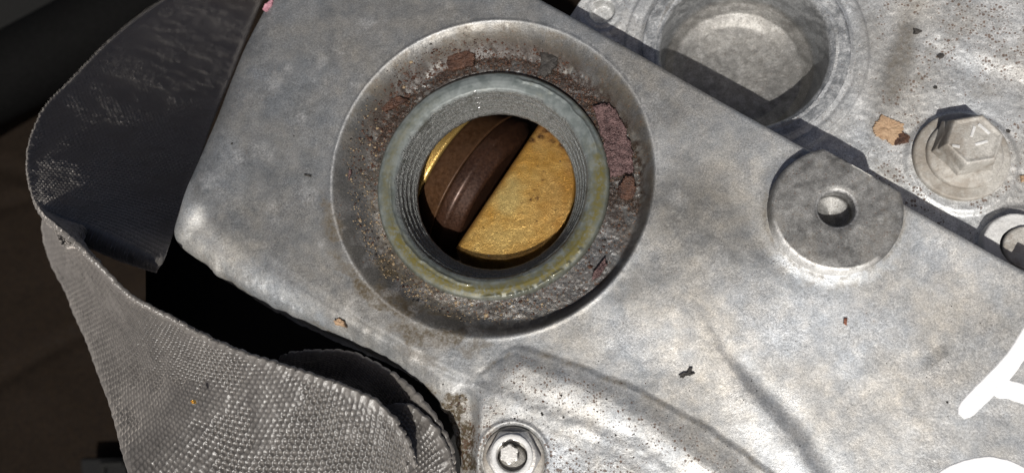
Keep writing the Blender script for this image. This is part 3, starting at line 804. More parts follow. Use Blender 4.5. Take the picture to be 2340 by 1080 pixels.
# ------------------------------------------------------------------ under the filler: camshaft and gold plate
# level of the inner parts
GOLD_H = -148.0
def inner_parts():
    ga = W(1226, 288, GOLD_H)[:2]; gb = W(1035, 572, GOLD_H)[:2]
    gd = _nrm(gb-ga)                       # along the straight edge, towards the lower left
    gn = np.array([-gd[1], gd[0]])         # to the lower right
    if gn[0] < 0: gn = -gn
    # gold plate
    a = np.arange(-170, 470, 4.0); b = np.concatenate([[0, 0.6, 2, 5], np.arange(9, 430, 4.0)])
    Bm, Am = np.meshgrid(b, a)
    X = ga[0]+gd[0]*Am+gn[0]*Bm; Y = ga[1]+gd[1]*Am+gn[1]*Bm
    Uu, Vv = PIX(X, Y, GOLD_H)
    H = GOLD_H-7*np.exp(-Bm/3.5)+(fbm(Uu, Vv, 120, 2, 501)-.5)*2.5+(fbm(Uu, Vv, 6, 2, 502)-.5)*0.8
    rc = np.hypot(Uu-1195, Vv-455)
    H += 0.16*np.sin(rc/4.3)*sm(20, 40, rc)*(1-sm(95, 120, rc))*(Uu > 1160)
    H = np.where(Bm <= 0.1, -330, H)
    rd = np.hypot(Uu-1138, Vv-418)+(fbm(Uu, Vv, 30, 3, 516)-.5)*2
    H = np.where(rd > 177, H-np.clip(rd-177, 0, 30)*7, H)  # plate cut round here, a dark void in place of the lip's shadow
    red = np.clip(0.95*sm(-25, 70, (Uu-1240)*0.55-(Vv-345)*0.62+(fbm(Uu, Vv, 40, 4, 511)-.5)*60), 0, 1)
    red = np.maximum(red, 0.5*np.exp(-(Bm/9.0)**2))
    red = np.maximum(red, 0.28*sm(1150, 1290, Uu)*sm(.3, .7, fbm(Uu, Vv, 70, 3, 515)))
    pale = 0.8*blob(Uu, Vv, 1165, 455, 34, 50, 20, .7, .5, seed=512)+0.35*blob(Uu, Vv, 1130, 560, 80, 40, -20, .8, seed=513)
    dark = 0*red
    for (u, v, r) in [(1227, 452, 5.5), (1213, 456, 4), (1217, 448, 2.5), (1209, 463, 3), (1193, 461, 2.5), (1243, 393, 3), (1240, 411, 2.5), (1194, 490, 2.2), (1221, 434, 2), (1230, 379, 2.2),
                      (1215, 320, 8), (1235, 312, 9), (1246, 300, 8), (1262, 322, 7), (1285, 332, 8), (1084, 535, 3), (1225, 505, 2), (1270, 480, 2)]:
        dark = np.maximum(dark, blob(Uu, Vv, u, v, r, r*0.8, 20, .5, .8, seed=int(u)))
    V = np.stack([X, Y, H], -1).reshape(-1, 3)
    at = np.stack([red, np.clip(pale, 0, 1), np.clip(dark, 0, 1), 0*red], -1).reshape(-1, 4)
    gf = grid_faces(*X.shape)[:, ::-1]
    gf = gf[(rd.reshape(-1)[gf] < 196).all(1)]
    o = mesh_np('baffle_plate', V, gf, M['gold'], None, True, {'wear_light': at})
    tag(o, 'gold varnished flat metal plate seen through the filler hole right of the camshaft', 'plate')
    # camshaft: turned profile about an axis along -gn
    cs = thing('camshaft', 'brown oily steel camshaft inside the oil filler hole, left of the gold plate', 'camshaft')
    ax = -gn
    RD = 225.0
    top = GOLD_H+26
    # foot of the axis: passes under the centre of the hole, offset along gd
    pc = W(1085, 425, top)[:2]
    base = ga+gd*(float((pc-ga)@gd)-30)
    zc = top-RD
    def turned(name, prof, mat):
        n = 300
        P = resample_profile(prof, 5.0)
        T = np.linspace(0, 2*math.pi, n, endpoint=False)
        S = np.repeat(P[:, :1], n, 1); R = np.repeat(P[:, 1:2], n, 1); TT = np.repeat(T[None], len(P), 0)
        rough = (fbm(S*0.3, TT*60, 14, 3, 520)-.5)*0.8
        R = R+rough
        X = base[0]+ax[0]*S+gd[0]*R*np.sin(TT)
        Y = base[1]+ax[1]*S+gd[1]*R*np.sin(TT)
        Z = zc+R*np.cos(TT)
        V = np.stack([X, Y, Z], -1).reshape(-1, 3)
        o = mesh_np(name, V, grid_faces(len(P), n, True), mat, cs, True)
        bm = bmesh.new(); bm.from_mesh(o.data); bmesh.ops.recalc_face_normals(bm, faces=bm.faces); bm.to_mesh(o.data); bm.free()
        return o
    turned('cam_lobe', [(28, 20), (28, RD-30), (34, RD-24), (60, RD-7), (64, RD-1.5), (70, RD), (92, RD-1), (95, RD-3), (95.5, 20)], M['cam'])
    turned('bearing_journal', [(97, 20), (97, RD-3), (98.5, RD+0.5), (101, RD), (164, RD-18), (166, RD-21), (166, 20)], M['journal'])
    turned('shaft', [(-300, 20), (-300, 80), (27, 80)], M['cam'])
    o = turned('oil_flinger', [(170, 20), (170, RD-26), (174, RD-22), (300, RD-22), (300, 20)], M['gold'])
    at = np.zeros((len(o.data.vertices), 4), np.float32); at[:, 1] = 0.4
    o.data.attributes.new('wear_light', 'FLOAT_COLOR', 'POINT').data.foreach_set('color', at.ravel())
inner_parts()

# ------------------------------------------------------------------ cylinder head beyond the long edge
HH = -185.0
WCX, WCY, RW_IN = circ(1700, 112, 186, HH)
def build_head():
    hd = thing('cylinder_head', 'pale grey chalky aluminium casting with a deep round well, behind the cover', 'engine casting')
    step = 3.0
    s = np.arange(-250, 1700, step); t = np.arange(EDGE_T-60, EDGE_T+1000, step)
    S, T = np.meshgrid(s, t)
    X = S*ES[0]+T*ET[0]; Y = S*ES[1]+T*ET[1]
    Uu, Vv = PIX(X, Y, HH)
    r = np.hypot(X-WCX, Y-WCY)/scale_at(1700, 112, HH)
    H = HH+(fbm(Uu, Vv, 160, 3, 601)-.5)*8+(fbm(Uu, Vv, 10, 3, 602, .65)-.5)*2.6
    ring = 7*sm(268, 262, r)
    H += ring-3*np.exp(-((r-236)/5.0)**2)+2*np.exp(-((r-222)/8.0)**2)
    # shallow step running from the upper right
    st, ss, sa = pl(Uu, Vv, [(2060, -200), (2090, 0), (2120, 90), (2200, 140), (2340, 175), (2500, 200)]); st = st*ss
    H += 9*sm(20, -30, st)
    # bolt pads
    for (u, v, rp, hh) in [(2195, 372, 116, 9), (2332, 566, 92, 7)]:
        x, y, rw = circ(u, v, rp, HH)
        q = np.hypot(X-x, Y-y)/rw*rp
        H += hh*sm(rp+14, rp-2, q)
    # small blind hole
    hx, hy, hr = circ(1376, 27, 26, HH)
    q = np.hypot(X-hx, Y-hy)/hr*26
    H += 3*sm(60, 50, q)-2*np.exp(-((q-40)/4)**2)
    H -= 30*sm(27.5, 24.5, q)
    big = fbm(Uu, Vv, 260, 4, 611); mid = fbm(Uu, Vv, 70, 5, 612, .62); sml = fbm(Uu, Vv, 20, 4, 613, .65)
    tone = 0.50*(1+0.6*(big-.5)+0.35*(mid-.5)+0.3*(sml-.5))
    tone *= 1-0.35*sm(290, 200, r)*sm(.35, .6, mid)
    tone *= 1-0.35*np.clip(blob(Uu, Vv, 2040, 160, 36, 160, 14, .7, .6, seed=614), 0, 1)
    chalk_glint = 0.8*sm(0.56, 0.70, fbm(Uu, Vv, 50, 4, 615, .65))*sm(.42, .6, fbm(Uu, Vv, 200, 2, 616))
    for (u, v, ru, rv, a) in [(1440, 70, 30, 60, 20), (1330, 10, 40, 20, 10), (1910, 120, 14, 60, 15), (1930, 190, 10, 40, 20), (1960, 240, 12, 20, 0), (1860, 60, 50, 14, 40), (2050, 340, 22, 16, 0),
                              (1500, 70, 8, 60, 20), (2310, 60, 60, 50, 0), (2280, 20, 60, 30, 0), (1400, 95, 26, 20, 10), (2310, 390, 40, 10, 5)]:
        chalk_glint = np.maximum(chalk_glint, 0.85*blob(Uu, Vv, u, v, ru, rv, a, .6, .9, seed=int(u+v)))
    brown = 0.55*blob(Uu, Vv, 2060, 130, 26, 130, 14, .6, .9, seed=617)+0.5*blob(Uu, Vv, 2010, 290, 40, 20, 0, .7, .9, seed=618)+0.3*blob(Uu, Vv, 1990, 60, 26, 90, -15, .7, .8, seed=619)
    brown = np.maximum(brown, 0.4*blob(Uu, Vv, 2230, 200, 60, 20, 20, .7, .9, seed=620))
    brown = np.maximum(brown, 0.35*sm(.58, .7, mid))
    spots = 0.30+0.38*sm(0.42, 0.62, mid)*sm(1950, 2050, Uu)
    gl = 0.2+0*tone
    warm = np.clip(0.40+1.0*(fbm(Uu, Vv, 150, 3, 621)-.5), 0, 1)
    grain = 0.5+0.3*(mid-.5)
    rows, cols = S.shape
    F = grid_faces(rows, cols)
    ok = (r > 193).reshape(-1)
    F = F[ok[F].all(1)]
    wear_light = np.stack([tone, np.clip(brown, 0, 1), 0*tone, chalk_glint], -1).reshape(-1, 4)
    spo = np.stack([spots, gl, warm, grain], -1).reshape(-1, 4)
    mesh_np('head_casting', np.stack([X, Y, H], -1).reshape(-1, 3), F, M['head'], hd, True, {'wear_light': wear_light, 'spots': spo})
    # the well
    k = scale_at(1700, 112, HH)
    prof = [(226, HH-8), (226, HH+9), (222, HH+11), (206, HH+9), (200, HH+6), (194, HH+4), (188, HH-1), (185, HH-8), (183, HH-40), (178, HH-80), (169, HH-118), (152, HH-146), (124, HH-162), (80, HH-170), (1, HH-173)]
    prof = [(a*k, b) for a, b in prof]
    def disp(R, T, H):
        x, y = R*np.cos(T), R*np.sin(T)
        f = fbm(x, y+H, 12, 4, 631, .65)-.5; g = fbm(x, y+H, 70, 3, 632)-.5
        return f*3.2+g*6*(H < HH-4), f*2.5
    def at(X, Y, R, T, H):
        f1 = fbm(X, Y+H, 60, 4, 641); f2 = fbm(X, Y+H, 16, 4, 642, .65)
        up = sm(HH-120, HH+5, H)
        tone = 0.25+0.16*(f1-.5)+0.2*(f2-.5)+0.05*up  # tone falls towards the floor, painting in the well's shade
        chalk_glint = 0.75*sm(.52, .68, f2+.12*up)*(0.25+.75*up)
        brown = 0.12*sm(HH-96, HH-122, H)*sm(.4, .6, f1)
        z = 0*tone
        return {'wear_light': np.stack([tone, brown, z, chalk_glint], -1), 'spots': np.stack([0.25+z, 0.35+z, 0.15+0.5*sm(HH-96, HH-122, H), 0.7+z], -1)}
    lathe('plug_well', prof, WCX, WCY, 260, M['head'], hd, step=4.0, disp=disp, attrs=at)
    return hd
head = build_head()

# ------------------------------------------------------------------ bolts
def hexagon(cx, cy, r, rot):
    return [(cx+r*math.cos(rot+k*math.pi/3), cy+r*math.sin(rot+k*math.pi/3)) for k in range(6)]

def rough_disc(name, cx, cy, prof, mat, parent, seed, amt=1.2, nseg=140, step=3.5):
    def disp(R, T, H):
        f = fbm(R*np.cos(T), R*np.sin(T)+H, 10, 3, seed)-.5
        return f*amt*1.4, f*amt*1.6
    return lathe(name, prof, cx, cy, nseg, mat, parent, step=step, disp=disp)

def hex_head(name, cx, cy, rc, rot, h0, h1, mat, parent, dish=0.0, hole=0.0, seed=0):
    """hexagonal head with a chamfered (turned) top and slightly hollow flanks"""
    n = 180
    T = np.linspace(0, 2*math.pi, n, endpoint=False)+rot
    ap = rc*math.cos(math.pi/6)
    a = (T-rot) % (math.pi/3)-math.pi/6
    rh = ap/np.cos(a)
    rh = np.minimum(rh, rc*0.985)
    rt = ap*0.97
    rings = []
    cham = (rh-rt)*0.62
    rings.append((rh*1.01, 0*T+h0))
    rings.append((rh, h0+6+0*T))
    rings.append((rh, h1-cham-3))
    rings.append((rh-1.5, h1-cham-0.5))
    rings.append((np.minimum(rh, rt)+0*T, h1-1.0+0*T))
    if hole:
        rings.append((0*T+rt*0.96, h1+0*T))
        rings.append((0*T+hole+3, h1+0*T)); rings.append((0*T+hole, h1-2+0*T)); rings.append((0*T+hole-1, h1-30+0*T)); rings.append((0*T+1, h1-31+0*T))
    else:
        rings.append((0*T+rt*0.93, h1+0*T)); rings.append((0*T+rt*0.80, h1-dish+0*T)); rings.append((0*T+rt*.4, h1-dish-1+0*T)); rings.append((0*T+1, h1-dish-1+0*T))
    RR, HHH = [], []
    for (r0, z0), (r1, z1) in zip(rings[:-1], rings[1:]):
        m = max(1, int(np.max(np.hypot(r1-r0, z1-z0))/5))
        for k in range(m):
            RR.append(r0+(r1-r0)*k/m); HHH.append(z0+(z1-z0)*k/m)
    RR.append(rings[-1][0]); HHH.append(rings[-1][1])
    R = np.array(RR); Hh = np.array(HHH); TT = np.repeat(T[None], len(R), 0)
    x, y = R*np.cos(TT), R*np.sin(TT)
    f = fbm(x, y+Hh, 11, 3, seed)-.5
    R = R+f*1.6*(R > 4); Hh = Hh+f*1.2
    V = np.stack([cx+R*np.cos(TT), cy+R*np.sin(TT), Hh], -1).reshape(-1, 3)
    return mesh_np(name, V, grid_faces(len(R), n, True)[:, ::-1], mat, parent, True)

def tapered_hex(name, cx, cy, rc, rot, h0, h1, mat, parent, seed):
    n = 192
    T = np.linspace(0, 2*math.pi, n, endpoint=False)+rot
    a = (T-rot) % (math.pi/3)-math.pi/6
    hx = math.cos(math.pi/6)/np.cos(a)                 # 1 at the corners
    arc = np.cos(a*3)                                  # 1 in mid flank
    dh = h1-h0
    rings = [(rc*1.30*hx, h0+0*T), (rc*(1.29*hx-0.02*arc), h0+dh*(0.10+0*T)), (rc*(1.25*hx-0.05*arc), h0+dh*(0.22+0.22*arc)), (rc*1.16*hx, h0+dh*(0.28+0.26*arc)),
             (rc*1.13*hx, h0+dh*0.62+0*T), (rc*1.08*hx, h0+dh*0.86+0*T), (rc*1.03*hx, h0+dh*0.96+0*T), (rc*0.99*hx, h1+0*T), (rc*0.93*hx, h1-0.3+0*T), (rc*0.86*hx, h1-2.6+0*T), (rc*0.45*hx, h1-2.2+0*T), (1+0*T, h1-2+0*T)]
    R, H = [], []
    for (r0, z0), (r1, z1) in zip(rings[:-1], rings[1:]):
        m = max(1, int(np.max(np.hypot(r1-r0, z1-z0))/4))
        for k in range(m):
            R.append(r0+(r1-r0)*k/m); H.append(z0+(z1-z0)*k/m)
    R.append(rings[-1][0]); H.append(rings[-1][1])
    R = np.array(R); H = np.array(H); TT = np.repeat(T[None], len(R), 0)
    f = fbm(R*np.cos(TT), R*np.sin(TT)+H, 12, 3, seed)-.5
    g = fbm(R*np.cos(TT)+H, R*np.sin(TT), 34, 3, seed+1)-.5
    R = R+(f*0.9+g*0.8)*(R > 4); H = H+f*0.9+g*1.6
    V = np.stack([cx+R*np.cos(TT), cy+R*np.sin(TT), H], -1).reshape(-1, 3)
    return mesh_np(name, V, grid_faces(len(R), n, True)[:, ::-1], mat, parent, True)

def hex_bolt():
    b = thing('flange_bolt', 'chalky hex bolt with wide round washer flange beside the tan patch', 'bolt')
    h = HH+8
    x, y, r = circ(2199, 356, 105, h+13)
    rough_disc('washer', x, y, [(r*1.01, h-6), (r*1.01, h+8), (r*0.985, h+13), (r*0.80, h+15), (r*0.5, h+16)], M['chalky'], b, 701, 1.2)
    x2, y2, r2 = circ(2207, 350, 84, h+26)
    rough_disc('flange', x2, y2, [(r2*1.0, h+14), (r2*0.995, h+20), (r2*0.96, h+24), (r2*0.7, h+31), (r2*0.4, h+32)], M['chalky'], b, 702, 1.2)
    x3, y3, r3 = circ(2228, 318, 61, h+76)
    tapered_hex('hex_head', x3, y3, r3, math.radians(8), h+28, h+76, M['chalky'], b, 703)
    # raised strokes on top
    for p, q in [((2220, 312), (2228, 288)), ((2229, 330), (2258, 322)), ((2176, 332), (2194, 335)), ((2236, 283), (2262, 305))]:
        A = W(*p, h+76)[:2]; B = W(*q, h+76)[:2]
        d = _nrm(B-A); n = np.array([-d[1], d[0]])*3.4
        prism('head_marking', [A-n, B-n, B+n, A+n], h+70, h+76.0, M['white_zinc'], b, bevel=1.5)
hex_bolt()

def round_bolt():
    b = thing('round_bolt', 'white crusted round bolt head cut off by the right edge of the photo', 'bolt')
    h = HH+6
    x, y, r = circ(2330, 562, 80, h+30)
    rough_disc('washer', x, y, [(r, h-6), (r, h+26), (r*0.97, h+30), (r*0.60, h+32), (r*0.55, h+32)], M['white_zinc'], b, 711, 1.5)
    x, y, r = circ(2346, 566, 52, h+36)
    rough_disc('bolt_head', x, y, [(r, h+26), (r, h+38), (r*.95, h+41), (r*.3, h+40), (1, h+40)], M['chalky'], b, 712, 1.2)
round_bolt()

def star_nut():
    b = thing('flange_nut', 'bright hex nut on a star ended stud, below the filler hole', 'nut')
    x, y, r = circ(1173, 1048, 73, 2)
    rough_disc('flange', x, y, [(r, -10), (r, 1), (r*.98, 4), (r*.9, 5.5), (r*.5, 6)], M['chalky'], b, 721, 1.0)
    xh, yh, rh = circ(1171, 1044, 66, 22)
    hex_head('hex_body', xh, yh, rh, math.radians(0), 4, 22, M['bare'], b, hole=36*rh/66, seed=722)
    x2, y2, r2 = circ(1169, 1040, 49, 27)
    rough_disc('chamfer_ring', x2, y2, [(r2*1.02, 20), (r2*1.0, 25), (r2*0.97, 27), (r2*0.78, 27), (r2*0.74, 24), (r2*0.72, 8)], M['white_zinc'], b, 723, 0.6)
    # stud with a six pointed end
    st = bpy.data.objects.new('stud', None); C.link(st); st.parent = b
    xs, ys, rs = circ(1171, 1050, 33, 12)
    rough_disc('stud_shank', xs, ys, [(rs, -4), (rs, 6), (rs*0.92, 11), (rs*.5, 12), (1, 12)], M['boss'], st, 724, 0.6, nseg=64)
    xt, yt, rt = circ(1163, 1037, 23, 40)
    pts = []
    for k in range(72):
        t = 2*math.pi*k/72
        rr = rt*(0.875+0.125*math.cos(6*(t-math.radians(28))))
        pts.append((xt+rr*math.cos(t), yt+rr*math.sin(t)))
    prism('star_end', pts, 10, 40, M['bare'], st, bevel=1.6)
star_nut()

# ------------------------------------------------------------------ strap
def strip(name, A, B, pu, pv, parent, amp=3.2, sub=16, bulge=0.0, nv=None, per=5.5, thick=11.0, seed=800, edge_amp=4.0, smoothB=False, sag=None, flat=None):
    Aw = np.array([W(u, v, h) for u, v, h in A]); Bw = np.array([W(u, v, h) for u, v, h in B])
    A2 = smooth_pts(Aw, sub); B2 = smooth_pts(Bw, sub)
    mid = (A2+B2)/2
    L = np.concatenate([[0], np.cumsum(0.5*np.linalg.norm(np.diff(A2, axis=0), axis=1)+0.5*np.linalg.norm(np.diff(B2, axis=0), axis=1))])
    n = int(L[-1]/pu*per)
    q = np.linspace(0, L[-1], n)
    A3 = np.stack([np.interp(q, L, A2[:, k]) for k in range(3)], -1)
    B3 = np.stack([np.interp(q, L, B2[:, k]) for k in range(3)], -1)
    if sag is not None:
        kk = np.interp(np.linspace(0, 1, len(A2)), np.linspace(0, 1, len(sag)), sag)
        sg = np.interp(q, L, kk)
    wid = float(np.median(np.linalg.norm(B3-A3, axis=1)))
    m = int(wid/pv*per)
    t = np.linspace(0, 1, m)
    G = A3[:, None, :]*(1-t)[None, :, None]+B3[:, None, :]*t[None, :, None]
    if sag is not None:
        G[:, :, 2] -= sg[:, None]*np.sin(np.pi*t**0.55)[None, :]
    du = np.gradient(G, axis=0); dv = np.gradient(G, axis=1)
    N = np.cross(du, dv); N /= np.maximum(np.linalg.norm(N, axis=2, keepdims=True), 1e-9)
    if bulge:
        bb = np.interp(np.linspace(0, 1, n), np.linspace(0, 1, len(bulge)), bulge)
        G = G+N*(bb[:, None]*(4*t*(1-t))[None, :])[..., None]
    uu = np.repeat((q/pu)[:, None], m, 1); vv = np.repeat((t*wid/pv)[None, :], n, 0)
    u_px, v_px = uu*pu, vv*pv
    uu = uu+(fbm(u_px, v_px, 150, 3, seed+5)-.5)*1.1+(fbm(u_px, v_px, 26, 2, seed+6)-.5)*0.22
    vv = vv+(fbm(u_px, v_px, 110, 3, seed+7)-.5)*0.9
    row = np.floor(uu); fu = uu-row
    bead = np.abs(np.sin(np.pi*(vv+0.5*(row % 2))))
    w1 = np.clip(np.sin(np.pi*fu), 0, 1)**0.7*(0.06+0.94*bead)
    ed = np.minimum(t, 1-t)[None, :]*wid
    edge = np.exp(-(ed/14.0)**2)*np.ones((n, 1))
    selv = np.abs(np.sin(np.pi*uu*0.5))
    worn = fbm(uu*pu, vv*pv, 90, 4, seed)
    hgt = w1*amp*(0.35+1.1*sm(.34, .58, worn))*(0.75+0.5*_hash(row, np.floor(vv+0.5*(row % 2)), seed))*(1-edge)+edge*(1.5+0.5*edge_amp*selv)+(fbm(uu*pu, vv*pv, 7, 2, seed+1)-.5)*1.6
    wav = (worn-.5)*6
    if flat is not None:
        fl = np.interp(q, L, np.interp(np.linspace(0, 1, len(A2)), np.linspace(0, 1, len(flat)), flat))
        hgt = hgt*(1-fl[:, None]*(1-0.5*edge))
        wav = wav*(1-np.clip(fl*1.4, 0, 1))[:, None]
    hgt = hgt+wav
    G = G+N*hgt[..., None]
    # bumpy selvedge pushes out sideways
    out = np.where(t[None, :] < .5, -1, 1)*np.exp(-(ed/10.0)**2)*(selv*2.6+(fbm(uu*pu, vv*0, 10, 3, seed+2)-.5)*7)
    if smoothB:
        out = np.where(t[None, :] < .5, out, out*0.25)
    dvn = dv/np.maximum(np.linalg.norm(dv, axis=2, keepdims=True), 1e-9)
    G = G+dvn*out[..., None]
    rib = np.clip(w1*(1-edge)+edge*(0.5+.5*selv), 0, 1)
    at = np.stack([rib, edge, worn, 0*rib], -1).reshape(-1, 4)
    o = mesh_np(name, G.reshape(-1, 3), grid_faces(n, m), M['strap'], parent, True, {'wear_light': at})
    md = o.modifiers.new('thickness', 'SOLIDIFY')
    md.thickness = thick*U; md.offset = -1
    return o

strap = thing('strap', 'twisted dark grey woven webbing strap hanging over the left end of the cover', 'strap')
# the upper run hangs in one steep plane that faces away from the sun
SP0 = W(95, 500, 70)
SNX, SNY = 0.68, 1.40            # fall per unit to the right and towards the top
def on_plane(u, v, lift=0.0):
    d = W(u, v, -400)-CAMP
    # SNX*(x-x0)+SNY*(y-y0)+(z-z0) = lift
    nn = np.array([SNX, SNY, 1.0])
    k = (nn@(SP0-CAMP)+lift)/(nn@d)
    p = CAMP+k*d
    return (u, v, float(p[2]))
A = [on_plane(u, v) for u, v in [(470, -75), (400, -15), (310, 50), (240, 110), (165, 188), (105, 250), (75, 310), (66, 342), (62, 375), (64, 405), (70, 435), (76, 460)]]
A += [on_plane(84, 482, 4), (96, 500, 110), (108, 512, 148), (122, 525, 174), (140, 541, 190), (162, 561, 198), (186, 582, 200), (215, 607, 194),
      (300, 688, 140), (400, 740, 104), (500, 788, 92), (620, 830, 88), (715, 860, 86), (800, 890, 84), (865, 925, 78), (915, 985, 62), (944, 1050, 34), (956, 1110, -4)]
B = [on_plane(u, v) for u, v in [(660, -90), (606, -10), (562, 90), (527, 180), (494, 260), (467, 335), (455, 370)]]
B += [on_plane(444, 402), on_plane(430, 441), on_plane(416, 478), on_plane(403, 515), on_plane(390, 552), on_plane(366, 610), (342, 592, -60), (262, 548, -110), (165, 508, -140), (98, 500, -300), (97, 545, -350), (114, 605, -350), (147, 672, -320),
      (188, 770, -240), (245, 920, -120), (285, 1060, 0), (360, 1230, 10), (480, 1350, 10), (620, 1430, 0), (740, 1480, -20), (830, 1500, -60), (880, 1500, -140), (900, 1480, -230)]
strip('webbing', A, B, 15.5, 12.5, strap, amp=4.4, bulge=[0, 0, 0, 0, 0, 0, 0, 12, 28, 34, 34, 24], seed=801, smoothB=True, flat=[.8]*4+[.78, .76, .74, .74, .74, .74, .74, .72, .7, .6, .4, .3]+[.0]*14, sag=[0]*12+[10, 60, 90, 80, 30, 4]+[0]*12)
# the tail curled up beside the casting
A = [(640, 812, -70), (700, 806, -50), (790, 809, -30), (835, 826, -20), (880, 850, -12), (930, 886, -6), (975, 936, -2), (1008, 985, 0), (1026, 1022, 0), (1032, 1060, -4), (1030, 1110, -10)]
B = [(610, 900, -120), (690, 890, -120), (760, 890, -120), (800, 910, -118), (835, 935, -115), (870, 965, -112), (905, 1005, -110), (925, 1050, -110), (935, 1085, -110), (940, 1120, -110), (940, 1170, -110)]
strip('curled_tail', A, B, 12.0, 9.0, strap, amp=3.4, seed=811, thick=9)
A = [(860, 945, -30), (888, 925, -10), (928, 926, 2), (962, 946, 10), (990, 975, 14), (1012, 1012, 14), (1025, 1050, 10), (1024, 1090, 4), (1010, 1140, 0)]
B = [(830, 1010, 0), (856, 1000, 14), (885, 1005, 26), (908, 1022, 32), (925, 1045, 34), (936, 1072, 34), (940, 1105, 30), (938, 1150, 24), (930, 1200, 20)]
strip('folded_end', A, B, 12.0, 9.0, strap, amp=3.4, bulge=[10, 20, 20, 14], seed=821, thick=9)

# ------------------------------------------------------------------ loose bits
def flake(name, outline, h, thick, mat, label, cat, parent=None, seed=900, sub=3.0, group=None):
    """irregular thin chip: fan of rings over an outline in picture units"""
    P = np.array([W(u, v, h)[:2] for u, v in outline])
    n = max(40, len(P)*12)
    Q = np.vstack([P, P[:1]])
    L = np.concatenate([[0], np.cumsum(np.linalg.norm(np.diff(Q, axis=0), axis=1))])
    q = np.linspace(0, L[-1], n, endpoint=False)
    E = np.stack([np.interp(q, L, Q[:, k]) for k in range(2)], -1)
    c = P.mean(0)
    size = np.abs(E-c).max()
    E = c+(E-c)*(1+0.55*(fbm(E[:, 0], E[:, 1], size*0.22, 4, seed, .75)-.5))[:, None]
    rings = [1.0, 1.0, 0.93, 0.7, 0.45, 0.2]
    hs = [-6, thick*0.6, thick, thick*1.1, thick*1.1, thick*1.1]
    V = []
    for r, z in zip(rings, hs):
        p = c+(E-c)*r
        zz = h+z+(fbm(p[:, 0], p[:, 1], size*0.4, 3, seed+1)-.5)*thick*(1.2 if r < 0.95 else 0.2)
        V += [(a, b, d) for (a, b), d in zip(p, zz)]
    k = len(V)
    V.append((c[0], c[1], h+thick*1.1))
    F = [list(map(int, f)) for f in grid_faces(len(rings), n, True)]
    F += [[(len(rings)-1)*n+j, (len(rings)-1)*n+(j+1) % n, k] for j in range(n)]
    o = mesh_np(name, V, F, mat, parent, False)
    bm = bmesh.new(); bm.from_mesh(o.data); bmesh.ops.recalc_face_normals(bm, faces=bm.faces); bm.to_mesh(o.data); bm.free()
    if label:
        tag(o, label, cat, group)
    return o

G = 'baked gasket flakes in the filler recess'
flake('gasket_flake', [(1354, 244), (1385, 232), (1402, 246), (1425, 290), (1444, 340), (1452, 392), (1395, 398), (1385, 360), (1372, 300)], -40, 5, M['red_rust'],
      'large reddish brown baked gasket flake in the recess right of the filler neck', 'flake', seed=901, group=G)
flake('gasket_flake', [(1028, 118), (1060, 113), (1086, 122), (1082, 150), (1050, 158), (1030, 164), (1022, 146)], -46, 4, M['rust'],
      'brown square gasket flake stuck above the filler neck', 'flake', seed=902, group=G)
flake('gasket_flake', [(930, 160), (950, 148), (958, 165), (948, 182), (932, 180)], -47, 4, M['rust'],
      'small orange brown gasket flake at the upper left of the filler neck', 'flake', seed=903, group=G)
flake('gasket_flake', [(792, 384), (806, 390), (796, 424), (782, 436), (776, 420)], -26, 3, M['red_rust'],
      'dark red sliver of gasket on the left wall of the recess', 'flake', seed=904, group=G)
flake('gasket_flake', [(1232, 120), (1252, 122), (1280, 128), (1272, 150), (1250, 176), (1228, 172), (1238, 140)], -44, 5, M['speck'],
      'black gasket flake at the upper right of the filler neck', 'flake', seed=905, group=G)
flake('gasket_flake', [(1430, 400), (1450, 404), (1452, 440), (1436, 462), (1418, 452), (1412, 430)], -30, 3, M['rust'],
      'dark flake below the large reddish flake in the recess', 'flake', seed=906, group=G)
flake('gasket_flake', [(1356, 622), (1382, 590), (1388, 604), (1370, 632), (1352, 642)], -30, 3, M['red_rust'],
      'narrow dark brown flake at the lower right of the recess', 'flake', seed=907, group=G)
flake('gasket_flake', [(870, 232), (908, 222), (935, 226), (905, 244), (880, 256), (866, 248)], -46, 3, M['rust'],
      'curled dark flake left of the filler neck near its top', 'flake', seed=908, group=G)
flake('tan_flake', [(1996, 284), (2014, 266), (2040, 274), (2064, 282), (2060, 306), (2040, 330), (2018, 318), (1994, 306)], HH+1, 5, M['tan'],
      'tan papery gasket remnant stuck on the pale casting left of the hex bolt', 'flake', seed=911)
flake('brown_flake', [(2060, 300), (2080, 312), (2076, 326), (2046, 332), (2040, 318)], HH+1, 4, M['rust'],
      'brown scrap beneath the tan remnant, near the hex bolt', 'flake', seed=912)
flake('metal_chip', [(764, 732), (776, 727), (788, 734), (792, 748), (780, 744), (768, 742)], -10, 7, M['tan'],
      'pale pink metal chip lying on the cover below left of the filler hole', 'chip', seed=913)
flake('dark_crumb', [(1552, 856), (1562, 850), (1570, 850), (1576, 838), (1582, 840), (1580, 848), (1588, 852), (1576, 858), (1566, 858), (1560, 866)], 2, 3, M['speck'],
      'black crumb on the bright metal below the filler recess', 'crumb', seed=914)
flake('red_crumb', [(1928, 727), (1936, 726), (1934, 744), (1927, 738)], 1, 4, M['brown'],
      'tiny red brown crumb on the cover below the round boss', 'crumb', seed=915)
flake('dark_sliver', [(696, 398), (712, 401), (711, 405), (697, 402)], 1, 4, M['speck'],
      'thin dark sliver on the grey cover left of the recess', 'crumb', seed=916)
flake('paint_chip', [(606, 12), (616, 4), (626, -4), (622, 14), (610, 26), (600, 24)], -6, 4, M['pink'],
      'pink paint chip on the cover edge beside the strap at the top', 'chip', seed=917)
flake('rust_crumb', [(2330, 402), (2344, 400), (2350, 412), (2334, 416)], HH+2, 5, M['tan'],
      'orange crumb on the pale casting right of the hex bolt', 'crumb', seed=918)
